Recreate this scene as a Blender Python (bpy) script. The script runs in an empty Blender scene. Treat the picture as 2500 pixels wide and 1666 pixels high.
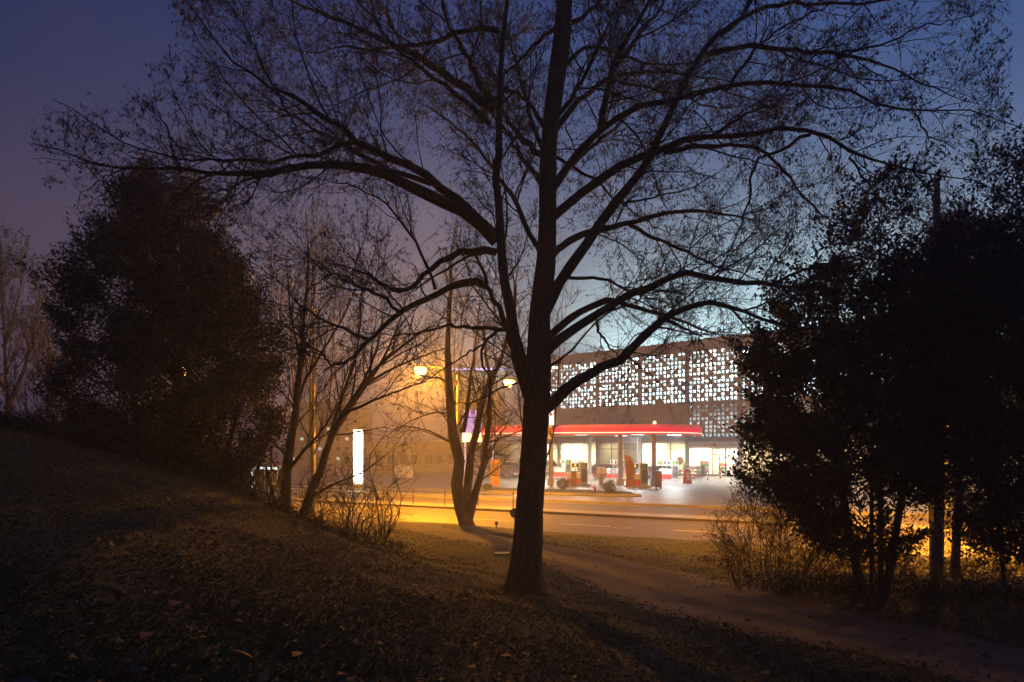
import bpy, bmesh, math, random
import numpy as np
from mathutils import Vector, Matrix

SC = bpy.context.scene
COL = SC.collection
rng = np.random.default_rng(7)
random.seed(7)
R = math.radians

# ------------------------------------------------------------------ camera, sky, exposure
F, CX, HY, CAMZ = 1667.0, 1250.0, 1095.0, 3.6        # focal length, centre and horizon of the photograph (2500 wide)
cam_d = bpy.data.cameras.new('camera'); cam = bpy.data.objects.new('camera', cam_d); COL.objects.link(cam)
cam.location = (0, 0, CAMZ); cam.rotation_euler = (R(90), 0, 0)
cam_d.lens = 24.0; cam_d.sensor_width = 36.0; cam_d.shift_y = (HY - 833) / 2500.0
cam_d.clip_start = 0.1; cam_d.clip_end = 4000
SC.camera = cam
SC.view_settings.view_transform = 'Standard'; SC.view_settings.look = 'None'
SC.view_settings.exposure = 0.0; SC.view_settings.gamma = 1.0
SC.render.engine = 'CYCLES'
cy = SC.cycles
cy.use_denoising = True
try: cy.denoiser = 'OPENIMAGEDENOISE'
except Exception: pass
cy.max_bounces = 6; cy.diffuse_bounces = 2; cy.glossy_bounces = 2; cy.transmission_bounces = 4
cy.transparent_max_bounces = 16; cy.volume_bounces = 1
cy.sample_clamp_indirect = 3.0; cy.sample_clamp_direct = 0.0
cy.use_light_tree = True
cy.caustics_reflective = False; cy.caustics_refractive = False

world = bpy.data.worlds.new('World'); SC.world = world; world.use_nodes = True
wn, wl = world.node_tree.nodes, world.node_tree.links
wn.clear()
def wnode(t, **k):
    n = wn.new(t)
    for a, b in k.items(): setattr(n, a, b)
    return n
tc = wnode('ShaderNodeTexCoord'); sep = wnode('ShaderNodeSeparateXYZ')
wl.new(tc.outputs['Generated'], sep.inputs[0])
def ramp(stops):
    r = wnode('ShaderNodeValToRGB'); e = r.color_ramp.elements
    while len(e) < len(stops): e.new(0.5)
    for q, (p, c) in zip(e, stops): q.position = p; q.color = (*c, 1)
    return r
# dusk over a foggy town: violet with the glow of the town on one side, blue on the other
rl = ramp([(0.0, (.100, .060, .095)), (0.26, (.062, .044, .090)), (0.42, (.012, .023, .092)), (0.6, (.001, .012, .083)), (1.0, (.006, .014, .07))])
rr = ramp([(0.0, (.27, .34, .38)), (0.15, (.20, .26, .33)), (0.27, (.066, .095, .21)), (0.42, (.010, .048, .20)), (0.6, (.002, .032, .185)), (1.0, (.006, .02, .10))])
wl.new(sep.outputs['Z'], rl.inputs[0]); wl.new(sep.outputs['Z'], rr.inputs[0])
mr = wnode('ShaderNodeMapRange'); mr.inputs[1].default_value = -0.55; mr.inputs[2].default_value = 0.5
wl.new(sep.outputs['X'], mr.inputs[0])
mx = wnode('ShaderNodeMixRGB'); wl.new(mr.outputs[0], mx.inputs[0]); wl.new(rl.outputs[0], mx.inputs[1]); wl.new(rr.outputs[0], mx.inputs[2])
nz = wnode('ShaderNodeTexNoise'); nz.inputs['Scale'].default_value = 1.6; nz.inputs['Detail'].default_value = 3
wl.new(tc.outputs['Generated'], nz.inputs['Vector'])
mv = wnode('ShaderNodeMapRange'); mv.inputs[3].default_value = 0.86; mv.inputs[4].default_value = 1.12
wl.new(nz.outputs['Fac'], mv.inputs[0])
mul = wnode('ShaderNodeMixRGB', blend_type='MULTIPLY'); mul.inputs[0].default_value = 1
wl.new(mx.outputs[0], mul.inputs[1]); wl.new(mv.outputs[0], mul.inputs[2])
SKY = wnode('ShaderNodeTexSky', sky_type='NISHITA'); SKY.sun_disc = False
SKY.sun_elevation = R(-4); SKY.sun_rotation = R(40)
bg1 = wnode('ShaderNodeBackground'); bg1.inputs['Strength'].default_value = 1.0
bg2 = wnode('ShaderNodeBackground'); bg2.inputs['Strength'].default_value = 0.05
wl.new(mul.outputs[0], bg1.inputs['Color']); wl.new(SKY.outputs[0], bg2.inputs['Color'])
ads = wnode('ShaderNodeAddShader'); wl.new(bg1.outputs[0], ads.inputs[0]); wl.new(bg2.outputs[0], ads.inputs[1])
wo = wnode('ShaderNodeOutputWorld'); wl.new(ads.outputs[0], wo.inputs['Surface'])

SODIUM = (1.0, 0.36, 0.012)
LAMP_W, GARAGE_W, SHOP_W, CANOPY_W = 10000.0, 11500.0, 3600.0, 1100.0
HAZE_DENSITY = 0.0036
ROOF_W = 19000.0

# ------------------------------------------------------------------ materials
def _mat(name):
    m = bpy.data.materials.new(name); m.use_nodes = True
    n, l = m.node_tree.nodes, m.node_tree.links
    return m, n, l, n['Principled BSDF']
def mat(name, c1, c2=None, scale=4.0, rough=0.7, bump=0.0, bscale=None, metal=0.0, detail=4, spec=0.5, coord='Object', lo=.35, hi=.65, stretch=None, rot=0.0):
    m, n, l, b = _mat(name)
    b.inputs['Roughness'].default_value = rough; b.inputs['Metallic'].default_value = metal
    b.inputs['Specular IOR Level'].default_value = spec
    t = n.new('ShaderNodeTexCoord'); src = t.outputs[coord]
    if stretch:
        mp = n.new('ShaderNodeMapping'); mp.inputs['Scale'].default_value = stretch; mp.inputs['Rotation'].default_value = (0, 0, rot); l.new(src, mp.inputs[0]); src = mp.outputs[0]
    if c2 is None: c2 = tuple(x * 0.8 for x in c1)
    x = n.new('ShaderNodeTexNoise'); x.inputs['Scale'].default_value = scale; x.inputs['Detail'].default_value = detail
    l.new(src, x.inputs['Vector'])
    r = n.new('ShaderNodeValToRGB'); r.color_ramp.elements[0].position = lo; r.color_ramp.elements[1].position = hi
    r.color_ramp.elements[0].color = (*c2, 1); r.color_ramp.elements[1].color = (*c1, 1)
    l.new(x.outputs['Fac'], r.inputs[0]); l.new(r.outputs[0], b.inputs['Base Color'])
    if bump:
        y = n.new('ShaderNodeTexNoise'); y.inputs['Scale'].default_value = bscale or scale * 6; y.inputs['Detail'].default_value = 3
        l.new(src, y.inputs['Vector'])
        q = n.new('ShaderNodeBump'); q.inputs['Strength'].default_value = bump; q.inputs['Distance'].default_value = 0.03
        l.new(y.outputs['Fac'], q.inputs['Height']); l.new(q.outputs[0], b.inputs['Normal'])
    return m
def emit(name, c, s, base=(.8, .8, .8)):
    m, n, l, b = _mat(name)
    b.inputs['Base Color'].default_value = (*base, 1)
    b.inputs['Emission Color'].default_value = (*c, 1); b.inputs['Emission Strength'].default_value = s
    return m
def leafmat(name, c1, c2, rough=0.5, scale=9.0):
    """leaves: each leaf its own tone through a fine noise"""
    return mat(name, c1, c2, scale=scale, rough=rough, detail=2, lo=.3, hi=.7)
def glassmat(name, tint=(.9, .95, .95), gl=0.08):
    m = bpy.data.materials.new(name); m.use_nodes = True
    n, l = m.node_tree.nodes, m.node_tree.links; n.clear()
    o = n.new('ShaderNodeOutputMaterial'); t = n.new('ShaderNodeBsdfTransparent'); g = n.new('ShaderNodeBsdfGlossy')
    t.inputs[0].default_value = (*tint, 1); g.inputs['Roughness'].default_value = 0.03
    f = n.new('ShaderNodeFresnel'); f.inputs[0].default_value = 1.45
    x = n.new('ShaderNodeMixShader'); l.new(f.outputs[0], x.inputs[0]); l.new(t.outputs[0], x.inputs[1]); l.new(g.outputs[0], x.inputs[2])
    l.new(x.outputs[0], o.inputs[0])
    return m

M = {}
M['bark'] = mat('linden_bark', (.085, .068, .050), (.045, .036, .028), 6, .9, .9, 22, stretch=(3, 3, .6))
M['twig'] = mat('twig_bark', (.055, .040, .031), (.032, .025, .02), 8, .85)
M['bract'] = leafmat('dry_seed_bracts', (.19, .085, .045), (.09, .045, .028), .8)
M['bark2'] = mat('grey_brown_bark', (.11, .082, .055), (.06, .046, .033), 5, .9, .7, 18, stretch=(3, 3, .6))
M['holly'] = leafmat('evergreen_leaves', (.044, .066, .026), (.020, .031, .014), .55)
M['holly2'] = leafmat('dark_evergreen_leaves', (.040, .046, .026), (.020, .022, .014), .5)
M['dryleaf'] = leafmat('russet_leaves', (.19, .088, .048), (.09, .046, .028), .75)
M['asphalt'] = mat('asphalt', (.095, .080, .060), (.062, .053, .042), 1.3, .58, .25, 60, spec=.5, detail=7, stretch=(.12, 1.6, 1), rot=R(28), lo=.3, hi=.7)
M['path'] = mat('trodden_path', (.125, .098, .076), (.062, .047, .036), 1.1, .95, .9, 14, detail=10, lo=.38, hi=.62)
M['soil'] = mat('winter_turf', (.062, .066, .024), (.040, .036, .017), 1.7, .95, .8, 30, detail=8)
M['grass'] = leafmat('grass_blades', (.072, .108, .022), (.060, .056, .018), .8, 3)
M['litter'] = leafmat('fallen_leaves', (.21, .105, .045), (.085, .05, .026), .8, 3)
M['kerb'] = mat('kerb_granite', (.26, .25, .23), (.18, .17, .16), 8, .8, .3)
M['paving'] = mat('forecourt_paving', (.20, .19, .18), (.13, .125, .12), .8, .45, .2, 30, detail=6)
M['white_line'] = mat('road_paint', (.75, .68, .42), (.55, .48, .3), 14, .6)
M['concrete'] = mat('pale_concrete', (.40, .38, .36), (.30, .29, .275), 1.5, .8, .15)
M['garage_in'] = mat('garage_interior', (.62, .64, .63), (.5, .52, .51), 1.0, .8)
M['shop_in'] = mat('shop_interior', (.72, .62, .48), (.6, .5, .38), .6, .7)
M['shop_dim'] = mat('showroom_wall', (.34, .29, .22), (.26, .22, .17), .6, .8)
M['frame'] = mat('window_frame', (.10, .095, .09), None, 5, .5)
M['steel'] = mat('galvanised_steel', (.35, .34, .33), (.25, .24, .23), 6, .45, metal=.6)
M['dark'] = mat('dark_plastic', (.03, .03, .03), (.02, .02, .02), 8, .5)
M['white'] = mat('white_enamel', (.78, .76, .74), (.68, .66, .64), 3, .35)
M['red'] = mat('red_enamel', (.62, .045, .03), (.5, .035, .025), 3, .35)
M['orange'] = mat('orange_panel', (.62, .27, .09), (.5, .2, .07), 3, .5)
M['brown'] = mat('brown_board', (.16, .085, .05), (.11, .06, .04), 6, .7)
M['flag'] = mat('flag_cloth', (.44, .27, .18), (.36, .21, .14), 5, .8)
M['green'] = mat('green_label', (.07, .40, .06), (.05, .3, .05), 9, .4)
M['yellow'] = mat('yellow_enamel', (.75, .5, .03), None, 9, .4)
M['grey'] = mat('grey_enamel', (.28, .28, .28), (.2, .2, .2), 5, .45)
M['blue'] = mat('blue_plastic', (.10, .22, .45), None, 5, .45)
M['rubber'] = mat('tyre_rubber', (.02, .02, .02), None, 9, .8)
M['carglass'] = mat('car_glass', (.02, .025, .03), None, 3, .08)
M['glass'] = glassmat('window_glass')
M['pole'] = mat('pole_timber', (.23, .20, .17), (.15, .13, .11), 4, .85, .3, stretch=(4, 4, .5))
M['hedge'] = leafmat('shrub_leaves', (.07, .085, .03), (.035, .045, .018), .6)
M['lamp'] = emit('sodium_bowl', (1.0, .50, .06), 26)
M['tube'] = emit('cool_tube', (.78, .95, 1.0), 70)
M['led_red'] = emit('canopy_red_light', (1.0, .015, .06), .85, (.5, .03, .04))
M['led_soft'] = emit('canopy_red_soft', (1.0, .12, .14), .40, (.5, .08, .08))
M['led_line'] = emit('canopy_light_line', (1.0, .62, .42), 2.4)
M['sign_white'] = emit('pylon_light', (1.0, .93, .66), 1.1)
M['sign_violet'] = emit('violet_light', (.34, .22, 1.0), .8)
M['sign_cool'] = emit('cool_sign_light', (.85, .95, 1.0), 2.2)
M['sign_warm'] = emit('warm_sign_light', (1.0, .80, .30), 4.0)
M['screen_y'] = emit('pump_display', (1.0, .72, .05), 1.0)
M['teal'] = emit('shelter_light', (.62, .95, .95), 3.5)
M['win_warm'] = emit('lit_window', (1.0, .70, .36), 1.1)
M['win_cool'] = emit('cool_lit_window', (.62, .9, .85), .7)
M['tail'] = mat('tail_light_red', (.5, .02, .02), None, 9, .2)
M['headl'] = mat('headlamp', (.8, .8, .78), None, 9, .1)

# ------------------------------------------------------------------ helpers
def at(px, py, Y): return np.array([(px - CX) / F * Y, Y, CAMZ - (py - HY) / F * Y])
def on_z(px, py, z=0.0):
    Y = (CAMZ - z) * F / (py - HY)
    return at(px, py, Y)
def link(name, me, m=None, parent=None, smooth=False):
    o = bpy.data.objects.new(name, me); COL.objects.link(o)
    if m is not None: me.materials.append(M[m] if isinstance(m, str) else m)
    if parent is not None: o.parent = parent
    if smooth: me.polygons.foreach_set('use_smooth', np.ones(len(me.polygons), bool))
    return o
def tag(o, label=None, cat=None, group=None, kind=None):
    if label: o['label'] = label
    if cat: o['category'] = cat
    if group: o['group'] = group
    if kind: o['kind'] = kind
    return o
def thing(name, label, cat, loc=(0, 0, 0), rz=0.0, group=None):
    o = bpy.data.objects.new(name, None); COL.objects.link(o)
    o.location = tuple(float(v) for v in loc); o.rotation_euler = (0, 0, rz)
    o.empty_display_size = 0.2
    return tag(o, label, cat, group)
def copy_tree(o, parent=None):
    c = o.copy(); COL.objects.link(c); c.parent = parent
    for ch in list(o.children): copy_tree(ch, c)
    return c

class MB:
    """collects faces, then links them as ONE mesh object"""
    def __init__(s): s.v = []; s.f = []; s.n = 0; s.mi = []; s.cur = 0
    def add(s, v, f):
        v = np.asarray(v, float).reshape(-1, 3)
        s.v.append(v); s.f += [tuple(int(i) + s.n for i in q) for q in f]; s.mi += [s.cur] * len(f); s.n += len(v); return s
    def box(s, x0, y0, z0, x1, y1, z1):
        v = [(x0, y0, z0), (x1, y0, z0), (x1, y1, z0), (x0, y1, z0), (x0, y0, z1), (x1, y0, z1), (x1, y1, z1), (x0, y1, z1)]
        return s.add(v, [(3, 2, 1, 0), (4, 5, 6, 7), (0, 1, 5, 4), (1, 2, 6, 5), (2, 3, 7, 6), (3, 0, 4, 7)])
    def prism(s, poly, axis, a, b):
        """poly: 2-D outline, extruded along axis from a to b"""
        n = len(poly)
        def p(q, t):
            if axis == 'y': return (q[0], t, q[1])
            if axis == 'x': return (t, q[0], q[1])
            return (q[0], q[1], t)
        v = [p(q, a) for q in poly] + [p(q, b) for q in poly]
        f = [tuple(range(n))[::-1], tuple(range(n, 2 * n))] + [(i, (i + 1) % n, n + (i + 1) % n, n + i) for i in range(n)]
        return s.add(v, f)
    def lathe(s, prof, c=(0, 0, 0), k=16, axis='z'):
        v = []; f = []
        for r, h in prof:
            for i in range(k):
                a = 2 * math.pi * i / k; x, y = r * math.cos(a), r * math.sin(a)
                q = (x, y, h) if axis == 'z' else ((h, x, y) if axis == 'x' else (x, h, y))
                v.append((q[0] + c[0], q[1] + c[1], q[2] + c[2]))
        m = len(prof)
        for j in range(m - 1):
            for i in range(k): f.append((j * k + i, j * k + (i + 1) % k, (j + 1) * k + (i + 1) % k, (j + 1) * k + i))
        f.append(tuple(range(k))[::-1]); f.append(tuple((m - 1) * k + i for i in range(k)))
        return s.add(v, f)
    def tube(s, pts, r, k=8):
        V, Fq = tube_batch(np.asarray([pts], float), np.asarray([r if hasattr(r, '__len__') else [r] * len(pts)], float), k, True)
        return s.add(V, Fq)
    def arr(s, V, Fq): return s.add(V, Fq)
    def build(s, name, m=None, parent=None, smooth=False, bevel=0.0):
        me = bpy.data.meshes.new(name)
        me.from_pydata(np.concatenate(s.v).tolist() if s.v else [], [], s.f)
        me.update()
        if bevel:
            bm = bmesh.new(); bm.from_mesh(me)
            bmesh.ops.bevel(bm, geom=list(bm.edges), offset=bevel, segments=2, affect='EDGES', clamp_overlap=True, profile=.6)
            bm.to_mesh(me); bm.free()
        return link(name, me, m, parent, smooth)

def fast_mesh(name, V, Fq, m, parent=None, smooth=True):
    """big numpy mesh, all faces with the same corner count"""
    V = np.ascontiguousarray(V, np.float32); Fq = np.ascontiguousarray(Fq, np.int32)
    me = bpy.data.meshes.new(name); k = Fq.shape[1]
    me.vertices.add(len(V)); me.vertices.foreach_set('co', V.ravel())
    me.loops.add(Fq.size); me.loops.foreach_set('vertex_index', Fq.ravel())
    me.polygons.add(len(Fq)); me.polygons.foreach_set('loop_start', np.arange(0, Fq.size, k, dtype=np.int32))
    me.update(calc_edges=True)
    return link(name, me, m, parent, smooth)

def norm(v): return v / np.maximum(np.linalg.norm(v, axis=-1, keepdims=True), 1e-9)
def tube_batch(P, Rd, k=4, cap=False):
    """P (N,m,3) centre lines, Rd (N,m) radii -> vertices and quads"""
    N, m, _ = P.shape
    T = np.empty_like(P); T[:, 1:-1] = P[:, 2:] - P[:, :-2]; T[:, 0] = P[:, 1] - P[:, 0]; T[:, -1] = P[:, -1] - P[:, -2]
    T = norm(T)
    avg = norm(P[:, -1] - P[:, 0])
    ref = np.where(np.abs(avg[:, 2:3]) > .8, np.array([[1., 0, 0]]), np.array([[0, 0, 1.]]))[:, None, :]
    U = norm(np.cross(T, np.broadcast_to(ref, T.shape))); W = np.cross(T, U)
    a = np.arange(k) * 2 * np.pi / k
    V = P[:, :, None, :] + Rd[:, :, None, None] * (np.cos(a)[None, None, :, None] * U[:, :, None, :] + np.sin(a)[None, None, :, None] * W[:, :, None, :])
    V = V.reshape(-1, 3)
    j, i = np.meshgrid(np.arange(m - 1), np.arange(k), indexing='ij')
    q = np.stack([j * k + i, j * k + (i + 1) % k, (j + 1) * k + (i + 1) % k, (j + 1) * k + i], -1).reshape(-1, 4)
    Fq = (q[None] + (np.arange(N) * m * k)[:, None, None]).reshape(-1, 4)
    if cap:
        Fl = [tuple(x) for x in Fq.tolist()]
        for n_ in range(N):
            b = n_ * m * k
            Fl.append(tuple(b + x for x in range(k))[::-1]); Fl.append(tuple(b + (m - 1) * k + x for x in range(k)))
        return V, Fl
    return V, Fq
def joinVF(parts):
    Vs, Fs, n = [], [], 0
    for V, Fq in parts:
        Vs.append(V); Fs.append(np.asarray(Fq) + n); n += len(V)
    return np.concatenate(Vs), np.concatenate(Fs)
def resample(pts, n):
    """smooth a traced polyline (Catmull-Rom) and resample it evenly"""
    p = np.asarray(pts, float)
    if len(p) == 2: p = np.stack([p[0], (p[0] + p[1]) / 2, p[1]])
    q = np.concatenate([[2 * p[0] - p[1]], p, [2 * p[-1] - p[-2]]]); out = []
    for i in range(1, len(q) - 2):
        for t in np.linspace(0, 1, 8, endpoint=False):
            a, b, c, d = q[i - 1], q[i], q[i + 1], q[i + 2]
            out.append(.5 * (2 * b + (c - a) * t + (2 * a - 5 * b + 4 * c - d) * t * t + (3 * b - a - 3 * c + d) * t ** 3))
    out.append(q[-2]); out = np.array(out)
    s = np.concatenate([[0], np.cumsum(np.linalg.norm(np.diff(out[:, :3], axis=0), axis=1))])
    g = np.linspace(0, s[-1], n)
    return np.stack([np.interp(g, s, out[:, k]) for k in range(out.shape[1])], 1)
def spawn(P, Rd, per_m, length, angle, rr, m=6, tmin=.15, up=0.0, wob=.18, lmin=0.0, rmin=.002, tip=True, rg=None, lim=None, lk=75, lb=.07, thin=.016):
    """children for a batch of branches: numbers follow the parent's length"""
    rg = rg or rng
    N, k, _ = P.shape
    seg = np.linalg.norm(np.diff(P, axis=1), axis=2); L = seg.sum(1)
    cnt = rg.poisson(np.maximum(L * per_m * (1 - tmin), .01))
    if lim is not None: cnt = np.minimum(cnt, lim)
    idx = np.repeat(np.arange(N), cnt); t = tmin + (1 - tmin) * rg.random(len(idx)) ** .8
    if tip:
        idx = np.concatenate([idx, np.arange(N)]); t = np.concatenate([t, np.full(N, .995)])
    f = t * (k - 1); i0 = np.minimum(f.astype(int), k - 2); w = (f - i0)[:, None]
    base = P[idx, i0] * (1 - w) + P[idx, i0 + 1] * w
    T = norm(P[idx, i0 + 1] - P[idx, i0]); r0 = Rd[idx, i0] * (1 - w[:, 0]) + Rd[idx, i0 + 1] * w[:, 0]
    n = len(idx)
    a = R(angle) * (1 + .35 * rg.standard_normal(n))
    if tip: a[-N:] *= .3
    ph = rg.random(n) * 2 * np.pi
    U = norm(np.cross(T, norm(rg.standard_normal((n, 3))))); W = np.cross(T, U)
    D = norm(np.cos(a)[:, None] * T + np.sin(a)[:, None] * (np.cos(ph)[:, None] * U + np.sin(ph)[:, None] * W) + np.array([0, 0, up]))
    ln = length * np.exp(.35 * rg.standard_normal(n)) * (1.15 - .6 * t)
    ln = np.maximum(np.minimum(ln, r0 * lk + lb), lmin)
    C = np.empty((n, m, 3)); C[:, 0] = base
    for j in range(1, m):
        C[:, j] = C[:, j - 1] + D * (ln / (m - 1))[:, None]
        D = norm(D + wob * rg.standard_normal((n, 3)) + np.array([0, 0, up * .35]))
    rs = np.maximum(np.minimum(r0 * rr, ln * thin + .001), rmin)
    Rc = rs[:, None] * np.linspace(1, .35, m)[None]
    return C, np.maximum(Rc, rmin * .6)
def bracts(P, n, rg, size=.075, hang=1.0):
    """narrow dry bracts with a nutlet, hanging from points along twigs"""
    N, k, _ = P.shape
    idx = rg.integers(0, N, n); t = rg.random(n) ** .7 * (k - 1); i0 = np.minimum(t.astype(int), k - 2); w = (t - i0)[:, None]
    b = P[idx, i0] * (1 - w) + P[idx, i0 + 1] * w
    D = norm(rg.standard_normal((n, 3)) * .55 + np.array([0, 0, -hang])); S = norm(np.cross(D, rg.standard_normal((n, 3))))
    Nn = np.cross(D, S)
    L = (size * (0.6 + .7 * rg.random(n)))[:, None]; Wd = L * .14
    m1 = b + D * L * .5 + Nn * L * .12; tip = b + D * L + Nn * L * (.1 + .2 * rg.random((n, 1)))
    V = np.stack([b, m1 - S * Wd, tip, m1 + S * Wd], 1)
    c = b + D * L * .55 + norm(D + .8 * rg.standard_normal((n, 3))) * L * .45; e = .0055
    o = np.array([[e, 0, 0], [0, e, 0], [0, 0, e], [-e, -e, -e]])
    V2 = c[:, None] + o[None]
    Fa = np.arange(n)[:, None] * 4 + np.array([[0, 1, 2, 3]])
    Fb = (np.arange(n)[:, None, None] * 4 + np.array([[[0, 1, 2, 3]]])).reshape(-1, 4)
    return joinVF([(V.reshape(-1, 3), Fa), (V2.reshape(-1, 3), Fb)])
def leaves(C, n_per, spread, size, rg, ratio=.45, up=.2):
    """leaf sprays round the points C: folded four-corner leaves"""
    n = len(C) * n_per
    c = np.repeat(C, n_per, 0) + rg.standard_normal((n, 3)) * spread * np.array([1, 1, .85])
    D = norm(rg.standard_normal((n, 3)) + np.array([0, 0, up])); S = norm(np.cross(D, rg.standard_normal((n, 3)))); Nn = np.cross(D, S)
    L = (size * (.65 + .7 * rg.random(n)))[:, None]; W = L * ratio
    V = np.stack([c, c + D * L * .5 - S * W * .5 + Nn * L * .12, c + D * L, c + D * L * .5 + S * W * .5 + Nn * L * .12], 1)
    return V.reshape(-1, 3), np.arange(n)[:, None] * 4 + np.array([[0, 1, 2, 3]])

# ------------------------------------------------------------------ terrain
UX = np.array([math.cos(R(28)), -math.sin(R(28))]); NX = np.array([math.sin(R(28)), math.cos(R(28))]); P0 = np.array([1.3, 29.6])
def road(s, d, z=0.0):
    p = P0 + UX * s + NX * d; return (p[0], p[1], z)
CTRL = [(-3.9, 30, .3), (.09, 25, .3), (3.56, 19.5, .35), (4.9, 16.5, .45), (6, 13.1, .6), (6.9, 9.2, .9), (-4.3, 26.4, .36), (-1.5, 23.1, .4),
        (.78, 19, .45), (1.9, 13.4, .7), (3.25, 9.7, 1.0), (5.25, 7, 1.2), (.22, 12.5, .95), (0, 0, 2.1), (0, 4.4, 1.95), (3, 4, 1.6), (6, 2, 1.7),
        (-10.5, 14, 4.06), (-7.9, 16, 3.07), (-6.6, 17, 2.38), (-5.9, 18, 1.8), (-4.4, 18.5, 1.0), (-2.3, 3, 2.6), (-5, 4, 3.2), (-9, 6, 4.2),
        (-16, 14, 5.0), (-12, 18, 3.5), (-10, 24, 1.3), (-15, 30, .9), (-20, 24, 2.3), (-26, 36, .5), (7.1, 14, .68), (9.5, 15.4, .5), (14, 14, .6),
        (14, 18, .25), (20, 12, .6), (10, 6, 1.2), (15, 4, 1.1), (25, 5, .8), (0, -8, 2.6), (-10, -8, 4.6), (10, -8, 2.0), (-3, 10, 2.0), (-5, 13, 2.4)]
for s in (-60, -40, -25, -15, -8, 0, 8, 15, 30, 50):
    p = road(s, 0); CTRL.append((p[0], p[1], .05))
CT = np.array(CTRL)
def _phi(r): return np.where(r > 1e-9, r * r * np.log(np.maximum(r, 1e-9)), 0)
_A = np.zeros((len(CT) + 3,) * 2); _n = len(CT)
_A[:_n, :_n] = _phi(np.linalg.norm(CT[:, None, :2] - CT[None, :, :2], axis=2)) + np.eye(_n) * .5
_A[:_n, _n] = 1; _A[:_n, _n + 1:] = CT[:, :2]; _A[_n, :_n] = 1; _A[_n + 1:, :_n] = CT[:, :2].T
_w = np.linalg.solve(_A, np.concatenate([CT[:, 2], [0, 0, 0]]))
def ground_z(x, y):
    x = np.asarray(x, float); y = np.asarray(y, float); sh = x.shape; q = np.stack([x.ravel(), y.ravel()], 1)
    qc = np.clip(q, [-38, -14], [38, 60])
    z = np.zeros(len(q))
    for k in range(0, len(q), 20000):
        a = qc[k:k + 20000]
        z[k:k + 20000] = _phi(np.linalg.norm(a[:, None] - CT[None, :, :2], axis=2)) @ _w[:_n] + _w[_n] + a @ _w[_n + 1:]
    z = np.clip(z, .03, 6)
    far = np.clip((np.linalg.norm(q - np.array([0, 10]), axis=1) - 34) / 20, 0, 1)
    z = z * (1 - far) + .1 * far
    d = (q - P0) @ NX
    k = np.clip(d / .35 + 1, 0, 1)           # falls to below the road sheet across the verge's last hand's breadth
    z = z * (1 - k) + (-.06) * k
    return z.reshape(sh)
def gz(x, y): return float(ground_z(np.array([x]), np.array([y]))[0])
def fore_z(x, y):
    d = (np.array([x, y]) - P0) @ NX
    return max(0.10, -1.322 + .02275 * x + .01665 * y) if d > 15.3 else 0.0
def on_fore(px, py):
    """point of the forecourt seen at a pixel"""
    z = 0.1
    for _ in range(30):
        p = on_z(px, py, z); z = .5 * z + .5 * fore_z(p[0], p[1])
    return on_z(px, py, fore_z(p[0], p[1]))

gx = np.sort(np.unique(np.concatenate([np.arange(-16, 16, .3), np.sign(np.linspace(-1, 1, 61)) * (16 + 620 * np.abs(np.linspace(-1, 1, 61)) ** 3)])))
gy = np.sort(np.unique(np.concatenate([np.arange(-2, 34, .3), 34 + 700 * np.linspace(0, 1, 36) ** 2.6, -2 - 300 * np.linspace(0.05, 1, 12) ** 2])))
XX, YY = np.meshgrid(gx, gy); ZZ = ground_z(XX, YY)
near = np.exp(-((XX / 14) ** 2 + ((YY - 10) / 14) ** 2))
ZZ = ZZ + near * .03 * (np.sin(XX * 3.1 + 1.3 * YY) * np.cos(YY * 2.3 - .7 * XX))
nx_, ny_ = len(gx), len(gy)
jj, ii = np.meshgrid(np.arange(ny_ - 1), np.arange(nx_ - 1), indexing='ij')
FQ = np.stack([jj * nx_ + ii, jj * nx_ + ii + 1, (jj + 1) * nx_ + ii + 1, (jj + 1) * nx_ + ii], -1).reshape(-1, 4)
g_ = fast_mesh('ground', np.stack([XX, YY, ZZ], -1).reshape(-1, 3), FQ, 'soil'); g_['kind'] = 'structure'

# ------------------------------------------------------------------ path, road, kerbs, forecourt
up_e = resample([(-9, 37.5), (-6.5, 33.2), (-3.9, 30), (.09, 25), (1.9, 22.5), (3.56, 19.5), (4.9, 16.5), (6, 13.1), (6.9, 9.2), (7.6, 5), (8, 0), (8, -6)], 90)
lo_e = resample([(-11, 33.5), (-8, 30), (-4.3, 26.4), (-1.5, 23.1), (-.2, 21.2), (.78, 19), (1.9, 13.4), (3.25, 9.7), (4.3, 8.2), (5.2, 5), (5.5, 0), (5.5, -6)], 90)
tt = np.linspace(0, 1, 14)
wv = .14 * np.sin(np.arange(90) * .9) + .1 * np.sin(np.arange(90) * 2.3)
PV = lo_e[:, None] * (1 - tt)[None, :, None] + up_e[:, None] * tt[None, :, None]
PV[:, 0, 0] += wv; PV[:, -1, 0] += wv[::-1]
pz = ground_z(PV[..., 0], PV[..., 1]) + .035 - .05 * (np.abs(tt - .5) * 2)[None] ** 6
j2, i2 = np.meshgrid(np.arange(89), np.arange(13), indexing='ij')
pf = np.stack([j2 * 14 + i2, j2 * 14 + i2 + 1, (j2 + 1) * 14 + i2 + 1, (j2 + 1) * 14 + i2], -1).reshape(-1, 4)[:, ::-1]
o = fast_mesh('path', np.concatenate([PV, pz[..., None]], -1).reshape(-1, 3), pf, 'path'); o['kind'] = 'structure'

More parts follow.
